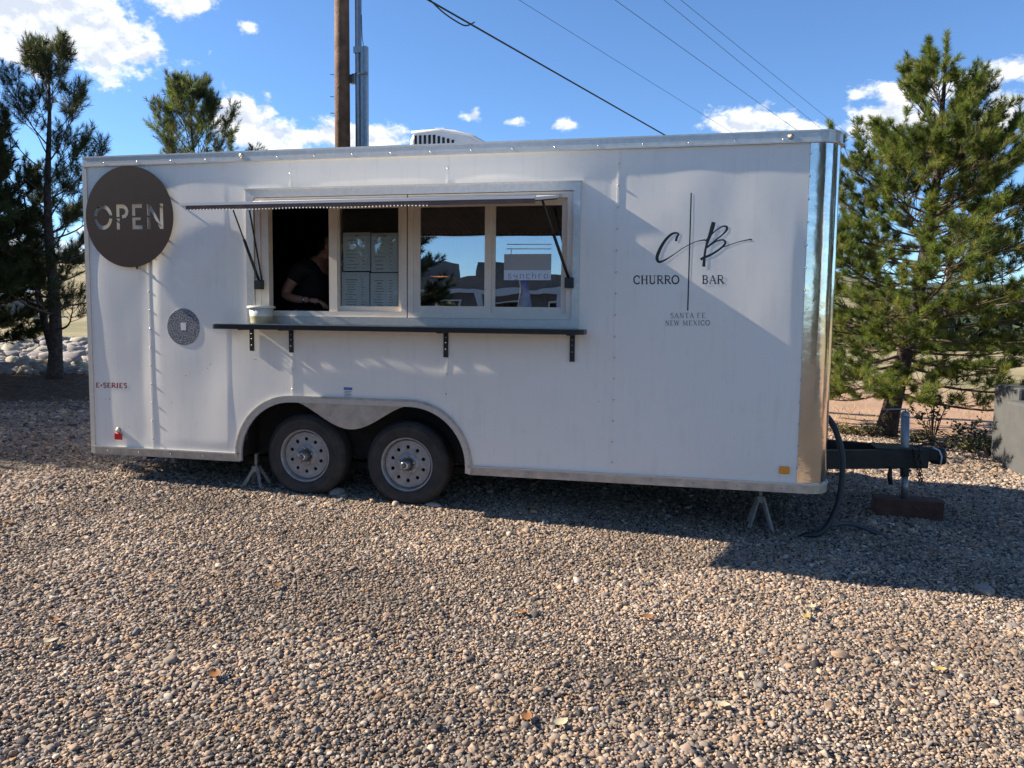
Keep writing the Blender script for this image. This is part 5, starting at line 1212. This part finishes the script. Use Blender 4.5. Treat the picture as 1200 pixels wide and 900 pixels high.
# low shrub, weeds, grass
def leafy(name, base, h, w, n, label, seed, col, leaf=.035, stems=7, cat='shrub', group=None):
    rs = np.random.RandomState(seed); t = thing(name, label, cat, base, group); st = MB(); vs = []; fs = []
    for s in range(stems):
        a = rs.uniform(0, 6.28); r = w*rs.uniform(.3, 1); tip = np.array([r*math.cos(a), r*math.sin(a), h*rs.uniform(.5, 1)]); pts = [np.zeros(3), tip*np.array([.35, .35, .55]), tip]; st.tube(pts, [.008, .006, .002], 4, False)
        for k in range(n//stems):
            u = rs.uniform(.25, 1); p = pts[1]+(pts[2]-pts[1])*((u-.25)/.75)+rs.normal(0, .03, 3); d = rs.normal(0, 1, 3); d[2] = abs(d[2])*.5; d /= np.linalg.norm(d); q = np.cross(d, rs.normal(0, 1, 3)); q /= np.linalg.norm(q); o = len(vs); l = leaf*rs.uniform(.7, 1.3)
            vs += [p, p+d*l*.5+q*l*.3, p+d*l, p+d*l*.5-q*l*.3]; fs.append((o, o+1, o+2, o+3))
    mb = MB(); mb.add(vs, fs); link('stems', mesh_of('stems', st, 'twig', recalc=False), t); link('foliage', mesh_of('foliage', mb, col, recalc=False), t); return t
M['shrubleaf'] = mat('dull_shrub_leaf', (.05, .06, .025), .6, 0, .4, 6)
M['weed'] = mat('dry_weed', (.16, .15, .05), .7, 0, .4, 8)
g = at_ground(1092, 522); leafy('shrub', g, .95, .40, 260, 'thin dark leafy shrub growing beside the right pine trunk', 1, 'shrubleaf', .06, 9)
g = at_ground(1128, 527); leafy('shrub', g, .50, .48, 240, 'low dark shrub sprawling at the gravel edge before the dirt lot', 2, 'shrubleaf', .05, 9)
for i, (px, py, h, w) in enumerate(((1160, 534, .25, .3), (1140, 531, .2, .3), (1105, 525, .2, .3), (1072, 518, .18, .25), (1020, 512, .22, .2), (1000, 510, .15, .2), (1168, 525, .16, .3), (985, 508, .12, .2), (1152, 520, .14, .25))):
    leafy('weed_clump', at_ground(px, py), h, w, 150, 'low dry weed clump along the edge of the gravel', 40+i, 'weed' if i % 2 else 'shrubleaf', .045, 12, 'weeds', 'weed clumps along the gravel edge')
# scattered dry grass on the dirt lot
def dry_grass():
    rs = np.random.RandomState(8); n = 5200; x = rs.uniform(4.5, 16, n); y = rs.uniform(6.0, 22, n); ok = (y > 6.6-np.maximum(x-7.8, 0)*1.05+rs.exponential(.8, n)) & (mn_mask(x, y) > rs.uniform(-.5, .5, n)); x, y = x[ok], y[ok]; n = len(x); z = T(x, y)
    a = rs.uniform(0, 6.28, n); h = rs.uniform(.04, .14, n); l = rs.normal(0, .05, (n, 2)); v = np.empty((n, 3, 3)); dx = np.cos(a)*.006; dy = np.sin(a)*.006
    v[:, 0] = np.stack([x-dx, y-dy, z], -1); v[:, 1] = np.stack([x+dx, y+dy, z], -1); v[:, 2] = np.stack([x+l[:, 0], y+l[:, 1], z+h], -1)
    me = bpy.data.meshes.new('dry_grass'); me.from_pydata(v.reshape(-1, 3).tolist(), [], np.arange(n*3).reshape(-1, 3).tolist()); M['straw'] = mat('straw', (.34, .27, .11), .8, 0, .3, 4); me.materials.append(M['straw'])
    tag(link('dry_grass', me), 'sparse straw coloured grass on the dirt lot', 'grass', kind='stuff')
def mn_mask(x, y): return np.array([mnoise.noise((a*.6, b*.6, 3)) for a, b in zip(x, y)])
dry_grass()
# pine litter under the left trees
def litter():
    rs = np.random.RandomState(5); n = 9000; x = rs.uniform(-9, -1.5, n); y = rs.uniform(3.0, 8.0, n); z = T(x, y)+.008; a = rs.uniform(0, 6.28, n); l = rs.uniform(.05, .12, n); dx, dy = np.cos(a)*l, np.sin(a)*l
    v = np.empty((n, 3, 3)); v[:, 0] = np.stack([x-dy*.06, y+dx*.06, z], -1); v[:, 1] = np.stack([x+dy*.06, y-dx*.06, z+.004], -1); v[:, 2] = np.stack([x+dx, y+dy, z+rs.uniform(0, .02, n)], -1)
    me = bpy.data.meshes.new('pine_litter'); me.from_pydata(v.reshape(-1, 3).tolist(), [], np.arange(n*3).reshape(-1, 3).tolist()); M['litter'] = mat('fallen_needles', (.26, .13, .06), .85, 0, .3, 6); me.materials.append(M['litter'])
    tag(link('pine_litter', me), 'brown fallen needles under the left pines', 'litter', kind='stuff')
litter()
# river boulders behind the left pines
def boulders():
    rs = np.random.RandomState(9); protos = []
    for k in range(6):
        bm = bmesh.new(); bmesh.ops.create_icosphere(bm, subdivisions=2, radius=1)
        for v in bm.verts: n = v.co.normalized(); v.co = v.co*(1+.5*mnoise.noise(n*1.3+Vector((k*5.3, k, 9)))+.22*mnoise.noise(n*2.7+Vector((k, 1, 2))))
        m = mat('river_boulder', (.32+.06*math.sin(k*2), .285+.05*math.sin(k*2), .245), .85, 0, .25, 2.5, .3, 12); protos.append(mesh_of('boulder', MB().bm(bm, True), m))
    a0, a1 = np.array(Gp(-30, 438)), np.array(Gp(135, 439)); b0, b1 = np.array(Gp(-30, 402)), np.array(Gp(135, 402)); small = MB(); got = []
    for k in range(6000):
        u, v = rs.rand(), rs.rand()**1.3; p = (a0*(1-u)+a1*u)*(1-v)+(b0*(1-u)+b1*u)*v; s = rs.lognormal(-1.98, .33); big = len(got) < 290
        if big and got and min((p[0]-q[0])**2+(p[1]-q[1])**2 for q in got) < (.85*s+.10)**2: continue
        if not big and k % 4: continue
        if not big: s = rs.lognormal(-2.75, .25)
        z = Tz(p[0], p[1]); sc = (s*rs.uniform(1.0, 1.5), s*rs.uniform(.75, 1.1), s*rs.uniform(.5, .85)); pr = protos[rs.randint(6)]; rz = rs.uniform(0, 6.28)
        if big:
            got.append(p); o = rock('boulder', (p[0], p[1], z+s*.35), sc, None, 'pale rounded boulder in the rock bed behind the left pines', 'boulder', 0, 'boulders of the rock bed', pr, rz); o.rotation_euler = (rs.normal(0, .3), rs.normal(0, .3), rz)
        else:
            mt = Matrix.Translation((p[0], p[1], z+s*.2)) @ Matrix.Rotation(rz, 4, 'Z') @ Matrix.Diagonal((*sc, 1)); small.add([mt @ v.co for v in pr.vertices], [tuple(q.vertices) for q in pr.polygons], True)
    print('boulders', len(got))
    tag(link('rock_bed', mesh_of('rock_bed', small, 'rock', recalc=False)), 'smaller river rocks filling the bed behind the left pines', 'rocks', kind='stuff')
boulders()
# far shed and bushes
sp_ = DP(14, 352, 46); sz = Tz(sp_[0], sp_[1])
s = thing('shed', 'low shed with pale blue metal roof far behind the left pines', 'shed', (sp_[0], sp_[1], sz))
part('wall', MB().box((sp_[0]-1.2, sp_[1]-1, sz), (sp_[0]+.8, sp_[1]+1, sz+1.0)), 'stucco', s)
part('roof', MB().add([(sp_[0]-1.4, sp_[1]-1.2, sz+1.0), (sp_[0]+1.0, sp_[1]-1.2, sz+1.0), (sp_[0]+1.0, sp_[1]+1.2, sz+1.55), (sp_[0]-1.4, sp_[1]+1.2, sz+1.55)], [(0, 1, 2, 3)]), 'roofblue', s)
def far_bushes():
    rs = np.random.RandomState(14); M['juniper'] = mat('far_juniper', (.035, .05, .022), .9, 0, .35, 1.5); protos = []
    for k in range(4):
        n = 420; d = rs.normal(0, 1, (n, 3)); d /= np.linalg.norm(d, axis=1, keepdims=True); d[:, 2] = np.abs(d[:, 2])*1.15; c = d*rs.uniform(.55, 1.05, (n, 1))*(1+.2*np.sin(d[:, :1]*4+k)); mb = MB(); vs = []; fs = []
        for p in c: 
            q = [p+rs.normal(0, .14, 3) for _ in range(4)]; o = len(vs); vs += q; fs.append((o, o+1, o+2, o+3))
        mb.add(vs, fs); protos.append(mesh_of('juniper', mb, 'juniper', recalc=False))
    for k in range(34):
        a = math.radians(rs.uniform(96, 150)); r = rs.uniform(55, 190); x, y = 5+r*math.cos(a), -6+r*math.sin(a); s = rs.uniform(.9, 2.2)
        o = link('juniper', protos[k % 4], None, (x, y, Tz(x, y)-.1)); o.scale = (s*1.1, s*1.1, s); tag(o, 'dark round juniper on the far dry slope', 'bush', 'junipers on the far slope')
    for k in range(26):                                 # beyond the dirt lot on the right
        a = math.radians(rs.uniform(58, 84)); r = rs.uniform(48, 110); x, y = 5+r*math.cos(a), -6+r*math.sin(a); s = rs.uniform(1.2, 2.6)
        o = link('juniper', protos[k % 4], None, (x, y, Tz(x, y)-.1)); o.scale = (s*1.1, s*1.1, s); tag(o, 'dark juniper beyond the dirt lot behind the right pine', 'bush', 'junipers beyond the dirt lot')
far_bushes()
# building across the lot (seen mirrored in the panes)
def building():
    x0, y0 = -14.0, -31.0; t = thing('stucco_building', 'flat roofed grey stucco building across the lot mirrored in the panes', 'building', (x0, y0, 0))
    part('wall', MB().box((x0, y0-8, -.3), (x0+18, y0, 3.3)).box((x0+2, y0-7, 3.3), (x0+6, y0-.02, 4.3)).box((x0+9, y0-7, 3.3), (x0+11, y0-.02, 4.0)).box((x0+13, y0-7, 3.3), (x0+17, y0-.02, 3.8)), 'stucco', t)
    for k in range(6):
        w = part('window', MB().box((x0+1.2+k*2.8, y0-.01, .9), (x0+2.6+k*2.8, y0+.05, 2.2)), 'white', t); part('pane', MB().box((x0+1.28+k*2.8, y0+.051, .98), (x0+2.52+k*2.8, y0+.06, 2.12)), 'glass', w)
    part('portal_beam', MB().box((x0+1, y0+.3, 2.5), (x0+17, y0+.5, 2.75)), 'white', t)
    for k in range(5): part('post', MB().box((x0+1.2+k*3.9, y0+.3, -.2), (x0+1.4+k*3.9, y0+.5, 2.499)), 'white', t)
building()
def flag():
    x, y = 1.68, -9.0; z = Tz(x, y); t = thing('feather_flag', 'white printed feather flag on a pole across the lot', 'flag', (x, y, z))
    part('pole', MB().tube([(x, y, z), (x, y, z+1.5), (x+.04, y, z+2.1), (x+.16, y, z+2.42)], .012, 8), 'galv', t)
    vs = []; n = 12
    for k in range(n+1): u = k/n; h = .5+1.9*u; off = .04*max(0, (u-.6)/.4)**2*3; w = .34*(1-u**2.2)+.02; vs += [(x+off, y-.006+.02*math.sin(u*7), z+h), (x+off+w, y-.006+.05*math.sin(u*5+1), z+h)]
    part('flag_cloth', MB().add(vs, [(2*k, 2*k+1, 2*k+3, 2*k+2) for k in range(n)], True), 'flagcloth', t)
flag()
print('tris', sum(sum(len(p.vertices)-2 for p in o.data.polygons) for o in COL.objects if o.type == 'MESH'))
